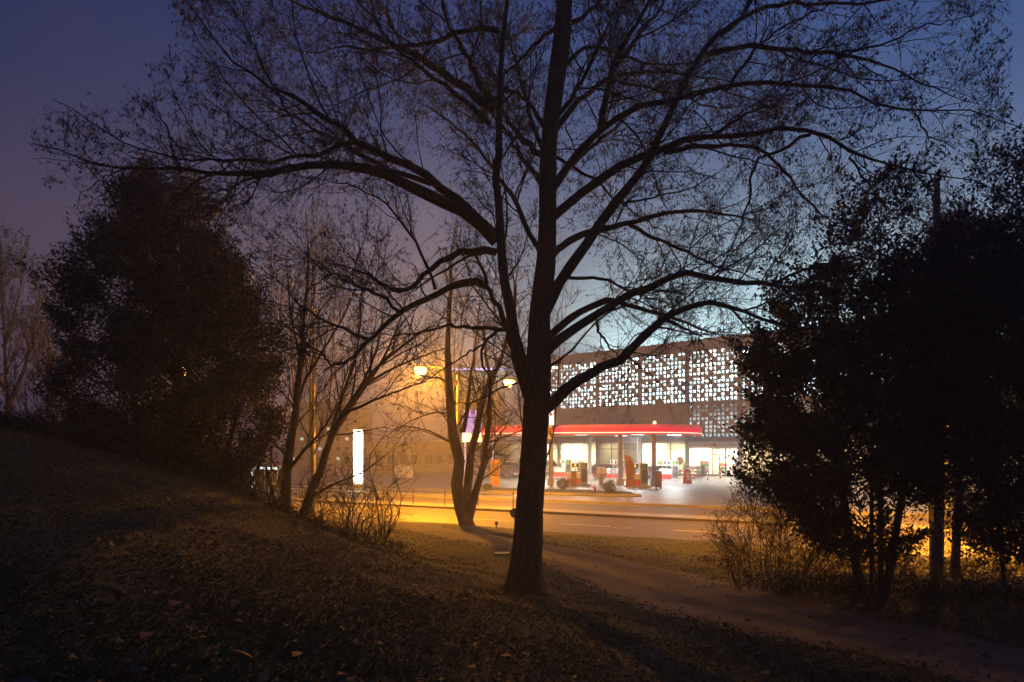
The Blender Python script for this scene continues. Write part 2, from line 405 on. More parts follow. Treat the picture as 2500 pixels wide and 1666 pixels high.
def strip(name, d0, d1, z, m, s0=-260, s1=160, n=60, zf=None):
    mb = MB(); ss = np.linspace(s0, s1, n)
    v = [];
    for s in ss:
        for d in (d0, d1): v.append(road(s, d, z))
    mb.add(v, [(2 * i, 2 * i + 2, 2 * i + 3, 2 * i + 1)[::1] for i in range(n - 1)])
    o = mb.build(name, m); o['kind'] = 'structure'; return o
def slab(name, d0, d1, z0, z1, m, s0=-260, s1=160, kind='structure', top=None):
    mb = MB(); a, b, c, e = road(s0, d0), road(s1, d0), road(s1, d1), road(s0, d1)
    v = [(p[0], p[1], z0) for p in (a, b, c, e)] + [(p[0], p[1], z1) for p in (a, b, c, e)]
    mb.add(v, [(3, 2, 1, 0), (4, 5, 6, 7), (0, 1, 5, 4), (1, 2, 6, 5), (2, 3, 7, 6), (3, 0, 4, 7)])
    o = mb.build(name, m, bevel=.015); o['kind'] = kind; return o
strip('road', -.06, 15.6, 0.0, 'asphalt')
slab('kerb', 7.3, 7.55, -.05, .13, 'kerb'); slab('median', 7.553, 8.75, -.05, .125, 'paving'); slab('kerb', 8.753, 9.0, -.05, .13, 'kerb')
slab('kerb', 15.2, 15.45, -.05, .12, 'kerb')
mb = MB()
for k in range(-24, 14):
    s = -.44 + 5.35 * k
    a, b, c, e = road(s, 3.04), road(s + 2.5, 3.04), road(s + 2.5, 3.17), road(s, 3.17)
    mb.add([(p[0], p[1], .005) for p in (a, b, c, e)], [(0, 1, 2, 3)])
mb.build('road_markings', 'white_line')['kind'] = 'structure'
mb = MB()
for d in (9.5, 14.6):
    a, b, c, e = road(-200, d), road(120, d), road(120, d + .12), road(-200, d + .12)
    mb.add([(p[0], p[1], .005) for p in (a, b, c, e)], [(0, 1, 2, 3)])
mb.build('lane_edge_lines', 'white_line')['kind'] = 'structure'
# forecourt: pavement and the apron of the filling station, rising gently to the building
fs, fd = np.meshgrid(np.linspace(-150, 90, 100), np.concatenate([[15.453], np.linspace(16, 110, 60)]), indexing='ij')
FP = P0 + fs[..., None] * UX + fd[..., None] * NX
fz = np.maximum(.10, -1.322 + .02275 * FP[..., 0] + .01665 * FP[..., 1])
fz = np.minimum(fz, 1.6)
a_, b_ = fs.shape; j2, i2 = np.meshgrid(np.arange(a_ - 1), np.arange(b_ - 1), indexing='ij')
ff = np.stack([j2 * b_ + i2, (j2 + 1) * b_ + i2, (j2 + 1) * b_ + i2 + 1, j2 * b_ + i2 + 1], -1).reshape(-1, 4)
fast_mesh('forecourt', np.concatenate([FP, fz[..., None]], -1).reshape(-1, 3), ff, 'paving')['kind'] = 'structure'

# manhole in the road, drain grating in the path
p = on_z(1522, 1289)
t = thing('manhole_cover', 'pale round manhole cover in the near lane beside a dash of the lane line', 'manhole', (p[0], p[1], .0))
MB().lathe([(.42, .002), (.42, .008), (.36, .012)], k=24).build('rim', 'steel', t); mb = MB()
mb.lathe([(.33, .010), (.33, .014)], k=24)
for k in range(-3, 4): mb.box(-.25, k * .08 - .015, .0145, .25, k * .08 + .015, .018)
mb.build('lid', 'kerb', t)
p = on_z(1225, 1354, .42); p[2] = gz(p[0], p[1]) + .045
t = thing('drain_grate', 'small slotted drain grate in the path left of the big trunk', 'drain', p)
MB().box(-.22, -.2, -.02, .22, .2, .004).build('grate_frame', 'dark', t); mb = MB()
for k in range(8): mb.box(-.2 + k * .053, -.17, .006, -.17 + k * .053, .17, .014)
mb.build('bars', 'grey', t)

# ------------------------------------------------------------------ street lamps and poles
def street_lamp(bx, by, bz, h, arm, adir, label, power=LAMP_W, glow=2.1):
    t = thing('street_lamp', label, 'street lamp', (bx, by, bz), math.atan2(adir[1], adir[0]), 'sodium street lamps along the road')
    MB().lathe([(.14, 0), (.14, 1.0), (.095, 1.05), (.06, h - .15), (.05, h)], k=12).build('pole', 'frame', t, True)
    MB().tube([(0, 0, h - .2), (.25 * arm, 0, h + .12), (.6 * arm, 0, h + .22), (arm - .2, 0, h + .2)], [.045, .04, .035, .03], 8).build('arm', 'frame', t, True)
    MB().lathe([(.05, .30), (.22, .24), (.27, .12), (.27, .08)], (arm, 0, h), 16).build('hood', 'grey', t, True)
    MB().lathe([(.36, .078), (.38, -.04), (.31, -.25), (.10, -.36)], (arm, 0, h), 16).build('bowl', 'lamp', t, True)
    l = bpy.data.lights.new('lamp_glow', 'POINT'); l.energy = power * glow; l.color = SODIUM; l.shadow_soft_size = .25
    lo = bpy.data.objects.new('lamp_glow', l); COL.objects.link(lo); lo.parent = t; lo.location = (arm, 0, h - .55)
    l = bpy.data.lights.new('lamp_light', 'SPOT'); l.energy = power; l.color = SODIUM; l.shadow_soft_size = .25; l.spot_size = R(146); l.spot_blend = .45
    lo = bpy.data.objects.new('lamp_light', l); COL.objects.link(lo); lo.parent = t; lo.location = (arm, 0, h - .55)
    return t
b = at(1117, 1250, 44.0)
q = at(1026, 901, 42.5); hb = math.hypot(q[0] - b[0], q[1] - b[1])
street_lamp(b[0], b[1], .12, q[2] - .12, hb, (q[0] - b[0], q[1] - b[1]), 'glaring orange street lamp over the road left of the three stemmed tree')
b = at(1296, 1225, 51.0); q = at(1243, 932, 50.5); hb = math.hypot(q[0] - b[0], q[1] - b[1])
street_lamp(b[0], b[1], .12, q[2] - .12, hb, (q[0] - b[0], q[1] - b[1]), 'small orange street lamp shining just left of the big trunk', LAMP_W * .26, .9)
p = road(15.5, 8.15); street_lamp(p[0], p[1], .12, 8.3, 1.6, -NX, 'street lamp beyond the dark evergreens at the right edge', LAMP_W * 3.4, .12)
p = road(-24.5, -1.0); street_lamp(p[0], p[1], gz(p[0], p[1]), 8.3, 1.6, NX, 'street lamp hidden behind the tall evergreen on the bank', LAMP_W * .09, .5)

p = at(765, 1242, 40.0)
t = thing('mast', 'tall slim pale mast behind the leaning tree beside the road', 'mast', (p[0], p[1], gz(p[0], p[1]) if (np.array(p[:2]) - P0) @ NX < 0 else .02))
MB().lathe([(.17, 0), (.17, .9), (.13, 1.0), (.10, 8), (.07, 11.6)], k=12).build('shaft', 'frame', t, True)
mb = MB(); mb.lathe([(.085, 11.6), (.085, 11.75), (.02, 11.8)], k=12); mb.build('cap', 'grey', t, True)
p = at(2287, 1430, 15.4)
t = thing('wooden_pole', 'weathered wooden pole standing among the evergreens on the right', 'pole', (p[0], p[1], gz(p[0], p[1]) - .1))
MB().lathe([(.15, 0), (.14, 2.5), (.095, 6.5), (.068, 9.2), (.05, 9.26)], k=14).build('shaft', 'pole', t, True)
MB().box(-.17, -.17, 1.55, -.13, .02, 1.95).build('number_plate', 'dark', t)
MB().lathe([(.11, 1.2), (.16, 1.22), (.16, 1.28), (.11, 1.3)], k=14).build('band', 'steel', t)

# ------------------------------------------------------------------ parking garage with shops on the ground floor
BANG = math.atan2(-.688, .7256)
def fac(t, y=0.0, z=0.0): return np.array([23 - .7256 * t + .688 * y, 78 + .688 * t + .7256 * y, z])
bld = thing('parking_garage', 'pale parking garage with a glowing pierced screen facade above lit shop windows', 'building', (23, 78, 0), BANG)
TC = [-3.15 + 6.5 * k for k in range(-4, 6)]          # facade columns, measured along the front
TR, TL = TC[0], TC[-1]
M['screen'] = mat('facade_screen', (.46, .48, .50), (.38, .40, .42), .6, .85)
M['clad'] = mat('ribbed_cladding', (.42, .44, .46), (.34, .36, .38), 1.2, .8, .5, 3, stretch=(14, 1, .05))
mb = MB(); mb.box(-TL, 0.02, 15.0, -TR, .32, 16.2); mb.build('parapet', 'clad', bld)
mb = MB(); mb.box(-TL - .02, -.03, 16.2, -TR + .02, 15.9, 16.26)
mb.build('roof_edge', 'steel', bld)
mb = MB(); mb.box(-TL, .323, 15.0, -TR, 15.8, 15.3); mb.build('roof', 'concrete', bld)
for z0 in (4.55, 8.7, 11.85):
    MB().box(-TL + .25, .16, z0, -TR - .25, 15.8, z0 + .28).build('floor_slab', 'garage_in', bld)
mb = MB(); mb.box(-TL + .25, 7.5, 9.0, -TR - .25, 7.6, 11.84); mb.box(-TL + .25, 7.5, 12.14, -TR - .25, 7.6, 14.99); mb.box(-TL + .25, 7.5, 4.84, -TR - .25, 7.6, 8.69)
mb.build('inner_wall', 'garage_in', bld)
mb = MB(); mb.box(-TL - .003, .33, -.5, -TL + .22, 15.85, 15.0); mb.box(-TR - .22, .33, -.5, -TR + .003, 15.85, 15.0); mb.box(-TL + .23, 15.6, -.5, -TR - .23, 15.82, 15.0)
mb.build('side_wall', 'clad', bld)
for t in TC:
    w = .20
    MB().box(-t - w, -.10, -.5, -t + w, .30, 15.0).build('column', 'clad', bld)
mb = MB(); mb.box(-TL - 6.6, -.28, 4.36, -TL - .28, .12, 4.86)
for a, b in zip(TC[:-1], TC[1:]): mb.box(-b + .202, -.28, 4.36, -a - .202, .12, 4.86)
mb.build('ledge', 'clad', bld)
PAT = np.array([[1, 1, 1, 1, 1, 0], [1, 0, 1, 0, 1, 1], [1, 1, 1, 1, 1, 1], [1, 0, 1, 0, 1, 1], [1, 1, 1, 1, 1, 0], [0, 1, 1, 1, 0, 1]])
def lattice(t0, t1, z0, z1, nz, seed, ribs=True):
    rg = np.random.default_rng(seed); mb = MB(); x0, x1 = -t1 + .205, -t0 - .205; nx = 12
    px, pzz = (x1 - x0) / nx, (z1 - z0) / nz
    for i in range(nx + 1):
        w = .085 if i % 3 == 0 else .07
        mb.box(max(x0, x0 + i * px - w), 0, z0, min(x1, x0 + i * px + w), .15 if i % 3 == 0 else .10, z1)
    for j in range(nz + 1):
        z = z0 + j * pzz; mb.box(x0, .012, max(z0, z - .075), x1, .09, min(z1, z + .075))
    for i in range(nx):
        for j in range(nz):
            op = PAT[(j + 2 * (i // 6)) % 6, i % 6]
            if rg.random() < .04: op = 1 - op
            if op and (i + j) % 2 == 0: mb.box(x0 + i * px + .04, .03, z0 + j * pzz + .055, x0 + (i + .42) * px, .07, z0 + (j + .45) * pzz)
            if not op: mb.box(x0 + i * px + .04, .02, z0 + j * pzz + .055, x0 + (i + 1) * px - .04, .08, z0 + (j + 1) * pzz - .055)
    return mb.build('lattice_panel', 'screen', bld)
for k, (a, b) in enumerate(zip(TC[:-1], TC[1:])):
    lattice(a, b, 9.0, 15.0, 12, k)
    if b < 4: lattice(a, b, 4.88, 8.7, 8, k + 30)
    else: MB().box(-b + .205, 0, 4.88, -a - .205, .12, 8.7).build('cladding_panel', 'clad', bld)
    MB().box(-b + .205, -.02, 8.703, -a - .205, .11, 8.99).build('spandrel', 'screen', bld)
    for fz_ in (11.80, 14.95):
        for q in (.18, .5, .82):
            x = -b + q * 6.5 + random.uniform(-.5, .5); y = random.choice((1.2, 2.2, 3.6))
            MB().box(x - .10, y - .6, fz_ - .16, x + .10, y + .6, fz_ - .08).build('ceiling_light', 'tube', bld)
def area(name, parent, loc, sx, sy, pw, col, rot=(0, 0, 0)):
    l = bpy.data.lights.new(name, 'AREA'); l.shape = 'RECTANGLE'; l.size = sx; l.size_y = sy; l.energy = pw; l.color = col
    o = bpy.data.objects.new(name, l); COL.objects.link(o); o.parent = parent; o.location = loc; o.rotation_euler = rot; return o
for z in (10.6, 13.7): area('garage_light', bld, (-(TL + TR) / 2, .9, z), TL - TR - 2, 1.6, GARAGE_W, (.66, .95, 1.0), (R(90), 0, 0))
area('garage_light', bld, (-(TL + TR) / 2, 4.5, 8.5), TL - TR - 2, 2.0, GARAGE_W * .25, (.80, .97, 1.0))
for t in (-22, -14, -6, 1, 8, 15, 22):
    f_ = MB().box(-t - .08, 10.92, 15.3, -t + .08, 11.08, 17.0).build('roof_lamp', 'steel', bld)
    MB().box(-t - .3, 10.6, 17.0, -t + .3, 11.4, 17.12).build('lamp_head', 'tube', f_)
    l = bpy.data.lights.new('roof_light', 'POINT'); l.energy = ROOF_W; l.color = (.60, .96, .95); l.shadow_soft_size = .3
    o = bpy.data.objects.new('roof_light', l); COL.objects.link(o); o.parent = bld; o.location = (-t, 11, 17.4)
# ground floor, bay by bay: floor, back wall, glazing
BAYS = [(a, b) for a, b in zip(TC[:-1], TC[1:])] + [(TL, TL + 6.4)]
def bay_floor(a, b):
    p = fac((a + b) / 2, -1); return fore_z(p[0], p[1]) + .04
for k, (a, b) in enumerate(BAYS):
    zf = bay_floor(a, b); x0, x1 = -b + .205, -a - .205
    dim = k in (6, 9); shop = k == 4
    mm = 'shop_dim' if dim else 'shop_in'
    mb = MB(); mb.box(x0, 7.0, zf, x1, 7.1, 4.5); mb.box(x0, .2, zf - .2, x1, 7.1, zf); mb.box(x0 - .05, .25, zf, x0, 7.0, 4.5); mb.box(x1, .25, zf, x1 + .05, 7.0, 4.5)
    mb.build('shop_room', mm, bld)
    zt = 3.62 if shop else 4.33
    g = MB(); g.box(x0, .10, zf, x1, .112, zt); g.build('window_glass', 'glass', bld)
    fr = MB(); fr.box(x0, .04, zf - .4, x1, .17, zf + .12); fr.box(x0, .05, zt - .07, x1, .17, zt)
    for q in range(5 if shop else 4):
        xq = x0 + (x1 - x0) * q / (4 if shop else 3); fr.box(max(x0, xq - .035), .05, zf + .12, min(x1, xq + .035), .16, zt - .07)
    if not shop: fr.box(x0, .06, 3.48, x1, .15, 3.56)
    else: fr.box(x0 + (x1 - x0) * .5, .06, zf + 2.35, x0 + (x1 - x0) * .75, .15, zf + 2.42); fr.box(x0 + (x1 - x0) * .62, .06, zf + .12, x0 + (x1 - x0) * .635, .15, zf + 2.35)
    fr.build('window_frame', 'frame', bld)
    pw = SHOP_W * (.22 if dim else (.3 if k < 4 else 1.0))
    area('shop_light', bld, ((x0 + x1) / 2, 3.2, 4.28), x1 - x0 - .6, 4.5, pw, (1.0, .80, .52) if not shop else (1.0, .86, .68))
    for y in (1.0, 2.6): 
        MB().box(x0 + .3, y, 4.36, x1 - .3, y + .16, 4.42).build('ceiling_light', 'win_warm' if not shop else 'sign_cool', bld)
# shop sign band over the entrance
a, b = BAYS[4]; xs0, xs1 = -b + .205, -a - .205
MB().box(xs0, -.06, 3.64, xs1, .15, 4.355).build('sign_band', 'white', bld)
mb = MB(); mb.box(xs0 + .2, -.07, 3.95, xs0 + 1.9, -.061, 4.0); mb.box(xs0 + 3.75, -.07, 3.95, xs1 - .2, -.061, 4.0); mb.build('red_line', 'red', bld)
def text(s, size, m, parent, loc, rot=(R(90), 0, 0), ext=.012, name='lettering'):
    c = bpy.data.curves.new(name, 'FONT'); c.body = s; c.size = size; c.extrude = ext; c.align_x = 'CENTER'; c.align_y = 'CENTER'
    tmp = bpy.data.objects.new(name, c); COL.objects.link(tmp); bpy.context.view_layer.update()
    me = bpy.data.meshes.new_from_object(tmp.evaluated_get(bpy.context.evaluated_depsgraph_get()))
    bpy.data.objects.remove(tmp); o = link(name, me, m, parent); o.location = loc; o.rotation_euler = rot; return o
text('shop', .62, 'red', bld, (xs0 + 2.55, -.075, 3.98))
mb = MB(); mb.box(xs0 + 3.2, -.09, 3.8, xs0 + 3.55, -.065, 4.12); mb.box(xs0 + 3.3, -.088, 4.122, xs0 + 3.45, -.066, 4.22); mb.build('emblem', 'red', bld)
# the illuminated violet sign and the warm string of lamps on the far part of the facade
s_ = thing('facade_sign', 'violet lit facade sign with a yellow light strip seen through the evergreens', 'sign', fac(-16.6, -.45, 0), BANG)
mb = MB(); mb.box(-2.2, 0, 6.2, 2.2, .3, 7.6); mb.build('violet_panel', 'sign_violet', s_)
MB().box(-2.1, -.02, 5.5, 2.4, .3, 5.95).build('yellow_strip', 'sign_warm', s_)
MB().box(-3.2, 0, 5.98, -2.9, .3, 6.15).build('blue_lamp', emit('blue_lamp', (.05, .08, 1.0), 12), s_)
# shelving and counters inside the shops
GOODS = [mat('goods', c, tuple(v * .5 for v in c), 7, .5, lo=.48, hi=.52, detail=1) for c in ((.6, .12, .08), (.65, .45, .1), (.12, .3, .5), (.6, .6, .58), (.15, .4, .2))]
k_ = 0
for bi, spots in ((3, ((-1.5, 3.0), (1.4, 4.5))), (4, ((-2.2, 2.4), (-1.0, 4.6), (1.2, 3.6), (2.3, 2.0))), (5, ((-2, 3.0), (0, 4.5), (1.8, 2.6))), (6, ((-.6, 2.0),)), (7, ((-1.6, 2.6), (.6, 4.0)))):
    a, b = BAYS[bi]; zf = bay_floor(a, b)
    for (dx, y) in spots:
        c = fac((a + b) / 2 - dx, y, zf)
        where = {3: 'in the window bay right of the shop door', 4: 'behind the glass of the shop entrance', 5: 'in the lit window left of the shop entrance', 6: 'in the second lit window left of the shop', 7: 'in the dim showroom bay'}[bi]
        sh = thing('shop_shelf', 'stocked shop shelf ' + where, 'shelf', c, BANG, 'shelves of goods behind the shop windows')
        mb = MB(); mb.box(-.55, .28, 0, .55, .32, 1.7)
        for z in (.1, .5, .9, 1.3): mb.box(-.55, 0, z, .55, .28, z + .03)
        mb.box(-.57, 0, 0, -.553, .32, 1.7); mb.box(.553, 0, 0, .57, .32, 1.7); mb.build('rack', 'white', sh)
        for j, z in enumerate((.13, .53, .93, 1.33)):
            mb = MB(); x = -.52
            while x < .45:
                w = random.uniform(.06, .16); mb.box(x, .04, z, x + w - .015, .24, z + random.uniform(.15, .28)); x += w
            mb.build('goods', GOODS[(k_ + j) % 5], sh)
        k_ += 1
c = at(1660, 1125, 74.5)
t = thing('round_sign', 'round brown sign standing behind the pumps at the shop window', 'sign', c, BANG)
MB().lathe([(.44, -.02), (.44, .02)], k=28, axis='y').build('disc', 'brown', t); mb = MB()
for z, w in ((.14, .2), (.05, .26), (-.04, .24), (-.13, .17)): mb.box(-w, -.03, z - .018, w, -.021, z + .018)
mb.build('text_rows', 'flag', t)
MB().box(-.025, -.01, -1.6, .025, .01, -.43).build('post', 'frame', t)

# ------------------------------------------------------------------ canopy of the filling station
cv = resample([(-3.0, 66.6), (2, 64.6), (7.5, 62.9), (12.5, 62.0), (16.2, 63.6), (18.6, 67.2), (19.8, 72)], 48)
can = thing('filling_station_canopy', 'curved canopy with a glowing red edge over the fuel pumps', 'canopy', (12.5, 66, 0))
def band(z0, z1, off, th, m, name):
    mb = MB(); tn = norm(np.gradient(cv, axis=0)); nn = np.stack([tn[:, 1], -tn[:, 0]], 1)
    f_, b_ = cv + nn * off, cv + nn * (off - th); n = len(cv); o = np.array([12.5, 66])
    f_, b_ = f_ - o, b_ - o
    v = [(p[0], p[1], z) for z in (z0, z1) for p in f_] + [(p[0], p[1], z) for z in (z0, z1) for p in b_]
    F_ = []
    for i in range(n - 1):
        F_ += [(i, i + 1, n + i + 1, n + i), (2 * n + i + 1, 2 * n + i, 3 * n + i, 3 * n + i + 1), (n + i, n + i + 1, 3 * n + i + 1, 3 * n + i), (i + 1, i, 2 * n + i, 2 * n + i + 1)]
    F_ += [(0, n, 3 * n, 2 * n), (n - 1, 3 * n - 1, 4 * n - 1, 2 * n - 1)]
    return mb.add(v, F_).build(name, m, can)
band(4.86, 5.02, .02, .3, 'led_soft', 'lower_fascia'); band(5.023, 5.085, .05, .25, 'led_line', 'light_line')
band(5.088, 5.50, .03, .3, 'led_red', 'fascia'); band(5.503, 5.80, -.02, .3, 'led_soft', 'upper_fascia')
bk = [(20.6, 78), (10, 82), (0, 84), (-3, 84)]
out = [(p[0] - 12.5, p[1] + .28 - 66) for p in cv] + [(p[0] - 12.5, p[1] - 66) for p in bk]
M['soffit'] = mat('canopy_soffit', (.62, .56, .52), (.55, .5, .46), .6, .5)
MB().prism(out, 'z', 5.0, 5.75).build('soffit', 'soffit', can)
k = 0
for (x, y) in ((16.4, 69), (12.5, 68), (7, 69), (1, 70), (12, 75), (4, 76)):
    mb = MB(); mb.box(x - 13.1, y - 66.3, 4.93, x - 11.9, y - 65.7, 4.985); mb.build('ceiling_light', emit('canopy_lamp', (.9, .97, 1.0), 14) if k == 0 else 'sign_cool', can)
    area('canopy_light', can, (x - 12.5, y - 66, 4.9), 1.1, .6, CANOPY_W * (.9 if k == 0 else .7), (.9, .97, 1.0) if k < 2 else (1.0, .86, .66)); k += 1
for (px, by, Y, m_) in ((1345, 1188, 65.5, 'brown'), (1514, 1190, 64.5, 'grey'), (1596, 1194, 63.5, 'concrete'), (1440, 1175, 75, 'grey'), (1560, 1172, 74, 'grey')):
    c = at(px, by, Y)
    mb = MB(); mb.box(c[0] - 12.5 - .19, c[1] - 66 - .19, .05, c[0] - 12.5 + .19, c[1] - 66 + .19, 4.995); mb.build('column', m_, can, bevel=.03)
    MB().box(c[0] - 12.5 - .32, c[1] - 66 - .32, .0, c[0] - 12.5 + .32, c[1] - 66 + .32, .75).build('column_base', 'concrete', can, bevel=.04)
MB().box(.3, -4.28, 5.82, .52, -4.06, 6.05).build('beacon', 'sign_warm', can)

# ------------------------------------------------------------------ fuel pumps
def make_pump():
    t = thing('fuel_pump', '', 'fuel pump', (0, 0, 0), 0, 'fuel pumps under the canopy')
    MB().box(-1.45, -.5, -.05, 1.0, .5, .14).build('island', 'concrete', t, bevel=.03)
    MB().box(-1.27, -.3, .14, -.03, .3, .62).build('cabinet_base', 'red', t, bevel=.02)
    MB().box(-1.27, -.3, .70, -.03, .3, 1.22).build('cabinet_top', 'white', t, bevel=.02)
    MB().box(-1.25, -.28, .623, -.05, .28, .697).build('stripe', 'steel', t)
    mb = MB()
    for x in (-1.15, -1.02, -.93, -.84): mb.box(x, -.312, .88, x + .085, -.302, .96)
    mb.build('lettering', 'red', t)
    MB().box(0, -.32, .14, .66, .32, 2.16).build('tower', 'concrete', t, bevel=.03)
    MB().box(.06, -.335, 1.70, .60, -.322, 2.10).build('label_panel', 'dark', t)
    MB().box(.09, -.35, 1.73, .36, -.337, 2.07).build('fuel_label', 'green', t)
    MB().box(.37, -.35, 1.73, .42, -.337, 2.07).build('yellow_label', 'yellow', t)
    MB().box(.06, -.333, .3, .60, -.322, 1.62).build('hose_bay', 'grey', t)
    for j, x in enumerate((.12, .25, .38, .51)):
        mb = MB(); mb.box(x - .03, -.44, 1.36, x + .03, -.335, 1.43); mb.tube([(x, -.40, 1.42), (x + .01, -.43, 1.52), (x + .05, -.46, 1.58)], .018, 6)
        n = mb.build('nozzle', 'dark', t)
        MB().tube([(x, -.40, 1.37), (x - .02, -.42, .9), (x + .01, -.44, .36 + .05 * j), (x + .06, -.43, .3 + .05 * j), (x + .08, -.40, .9), (x + .07, -.36, 1.62)], .016, 6).build('hose', 'rubber', t, True)
    MB().box(-.56, -.06, 1.223, -.44, .06, 1.68).build('screen_post', 'steel', t)
    s = MB().box(-.86, -.14, 1.68, -.12, .06, 2.12).build('screen', 'white', t, bevel=.02)
    MB().box(-.80, -.16, 1.74, -.18, -.142, 2.06).build('display', 'dark', s)
    MB().box(-.57, -.172, 1.78, -.40, -.162, 2.02).build('digits', 'screen_y', s)
    return t
pump0 = make_pump()
for i, (px, by, lab) in enumerate(((1563, 1189, 'red and white fuel pump behind the feather flag'), (1417, 1185, 'red and white fuel pump behind the low brown sign board'),
        (1640, 1174, 'red and white fuel pump nearest the shop window with the round sign'), (1380, 1167, 'red and white fuel pump furthest back beside the dark showroom'),
        (1509, 1171, 'red and white fuel pump behind the grey canopy column'))):
    o = pump0 if i == 0 else copy_tree(pump0)
    p = on_fore(px, by); o.location = tuple(p); o['label'] = lab; o.rotation_euler = (0, 0, -.06 if i != 2 else -.2)

# ------------------------------------------------------------------ cars
def make_car(label, px, by, Y, heading, paint, kind='hatch', group='parked cars on the forecourt'):
    p = at(px, by, Y); z = fore_z(p[0], p[1])
    t = thing('car', label, 'car', (p[0], p[1], z), heading, group)
    H, L = {'hatch': (1.45, 3.9), 'suv': (1.68, 4.4), 'sedan': (1.42, 4.4)}[kind]; W = .86; h = L / 2
    belt = .58 * H; g = .20
    low = [(-h, .38), (-h + .05, .62), (-h + .22, belt - .02), (-h * .45, belt + .02), (h * .42, belt), (h - .25, belt - .15), (h, .55), (h - .02, .34), (h - .2, g), (-h + .2, g)]
    mb = MB(); k = len(low); v = []; F_ = []
    ys = [(-W, .96), (-W * .93, 1.0), (W * .93, 1.0), (W, .96)]
    ys = [(-W, .90), (-W * 1.0, .97), (-W * .9, 1), (W * .9, 1), (W, .97), (W, .90)]
    for j, (y, s) in enumerate(ys):
        yy = y if j not in (0, 5) else y * .97
        for (x, zz) in low: v.append((x * (s if j in (0, 1, 4, 5) else 1), yy, g + (zz - g) * s))
    for j in range(len(ys) - 1):
        for i in range(k): F_.append((j * k + i, j * k + (i + 1) % k, (j + 1) * k + (i + 1) % k, (j + 1) * k + i))
    F_ += [tuple(range(k))[::-1], tuple((len(ys) - 1) * k + i for i in range(k))]
    body = mb.add(v, F_).build('body', paint, t, True)
    r0, r1 = (-h * .80, h * .22) if kind == 'hatch' else ((-h * .86, h * .25) if kind == 'suv' else (-h * .55, h * .22))
    b0, b1 = (-h * .93, h * .5) if kind != 'sedan' else (-h * .82, h * .5)
    wb, wr = W * .93, W * .72
    v = [(b0, -wb, belt - .03), (b1, -wb, belt - .03), (b1, wb, belt - .03), (b0, wb, belt - .03), (r0, -wr, H - .05), (r1, -wr, H - .05), (r1, wr, H - .05), (r0, wr, H - .05)]
    MB().add(v, [(3, 2, 1, 0), (4, 5, 6, 7), (0, 1, 5, 4), (1, 2, 6, 5), (2, 3, 7, 6), (3, 0, 4, 7)]).build('windows', 'carglass', t)
    rp = [(r0 - .08, H - .09), (r0 + .12, H - .02), (0, H), (r1 - .12, H - .02), (r1 + .08, H - .09)]
    MB().prism(rp, 'y', -wr - .02, wr + .02).build('roof', paint, t, bevel=.02)
    mb = MB()
    for s in (-1, 1):
        for xa, xb in ((b0, r0), (b1, r1), ((b0 + b1) / 2, (r0 + r1) / 2)):
            mb.tube([(xa, s * (wb + .005), belt - .03), (xb, s * (wr + .01), H - .05)], .035, 6)
    mb.build('pillars', paint, t)
    for x in (-h * .62, h * .62):
        for s in (-1, 1):
            w = MB().lathe([(.2, s * (W - .2)), (.31, s * (W - .19)), (.31, s * (W - .01)), (.2, s * W)], (x, 0, .31), 16, 'y').build('wheel', 'rubber', t)
            MB().lathe([(.19, s * W), (.17, s * (W + .012)), (.02, s * (W + .008))], (x, 0, .31), 12, 'y').build('rim', 'steel', w)
    for s in (-1, 1):
        MB().box(h - .16, s * .62 - .17, .56, h + .005, s * .62 + .17, .70).build('headlight', 'headl', t, bevel=.02)
        MB().box(-h - .005, s * .66 - .13, .64, -h + .2, s * .66 + .13, .84).build('tail_light', 'tail', t, bevel=.02)
    MB().box(-h - .02, -.26, .42, -h + .02, .26, .54).build('number_plate', 'white', t)
    MB().box(h - .03, -.26, .40, h + .02, .26, .52).build('number_plate', 'white', t)
    return t
PT = lambda n, c, m=.0: mat(n, c, tuple(x * .93 for x in c), 2, .28, metal=m)
navy, silver, white, black, redp, grey = PT('navy_paint', (.035, .05, .13)), PT('silver_paint', (.42, .43, .45), .3), PT('white_paint', (.75, .74, .71)), PT('black_paint', (.04, .04, .04)), PT('wine_paint', (.16, .03, .025)), PT('grey_paint', (.18, .19, .21), .2)
make_car('small dark blue hatchback with its rear to the road beside the orange board', 1226, 1167, 82, 2.5, navy, 'hatch')
make_car('white off road car with its back window lit in front of the showroom', 1254, 1152, 92, 1.2, white, 'suv')
make_car('black estate car in front of the white one by the showroom', 1262, 1160, 86, 1.9, black, 'suv')
make_car('white car half hidden right behind the big trunk', 1338, 1152, 91, .6, white, 'suv')
make_car('dark red car behind the grey terminal post', 1466, 1165, 77, 2.7, redp, 'suv')
make_car('silver car between the canopy column and the fuel pump by the shop', 1612, 1166, 76, 2.75, silver, 'sedan')
make_car('grey blue car behind the pump at the feather flag', 1552, 1167, 76, 2.6, grey, 'hatch')
make_car('white car left of the big trunk behind the three stemmed tree', 1158, 1160, 92, 2.3, white, 'hatch')

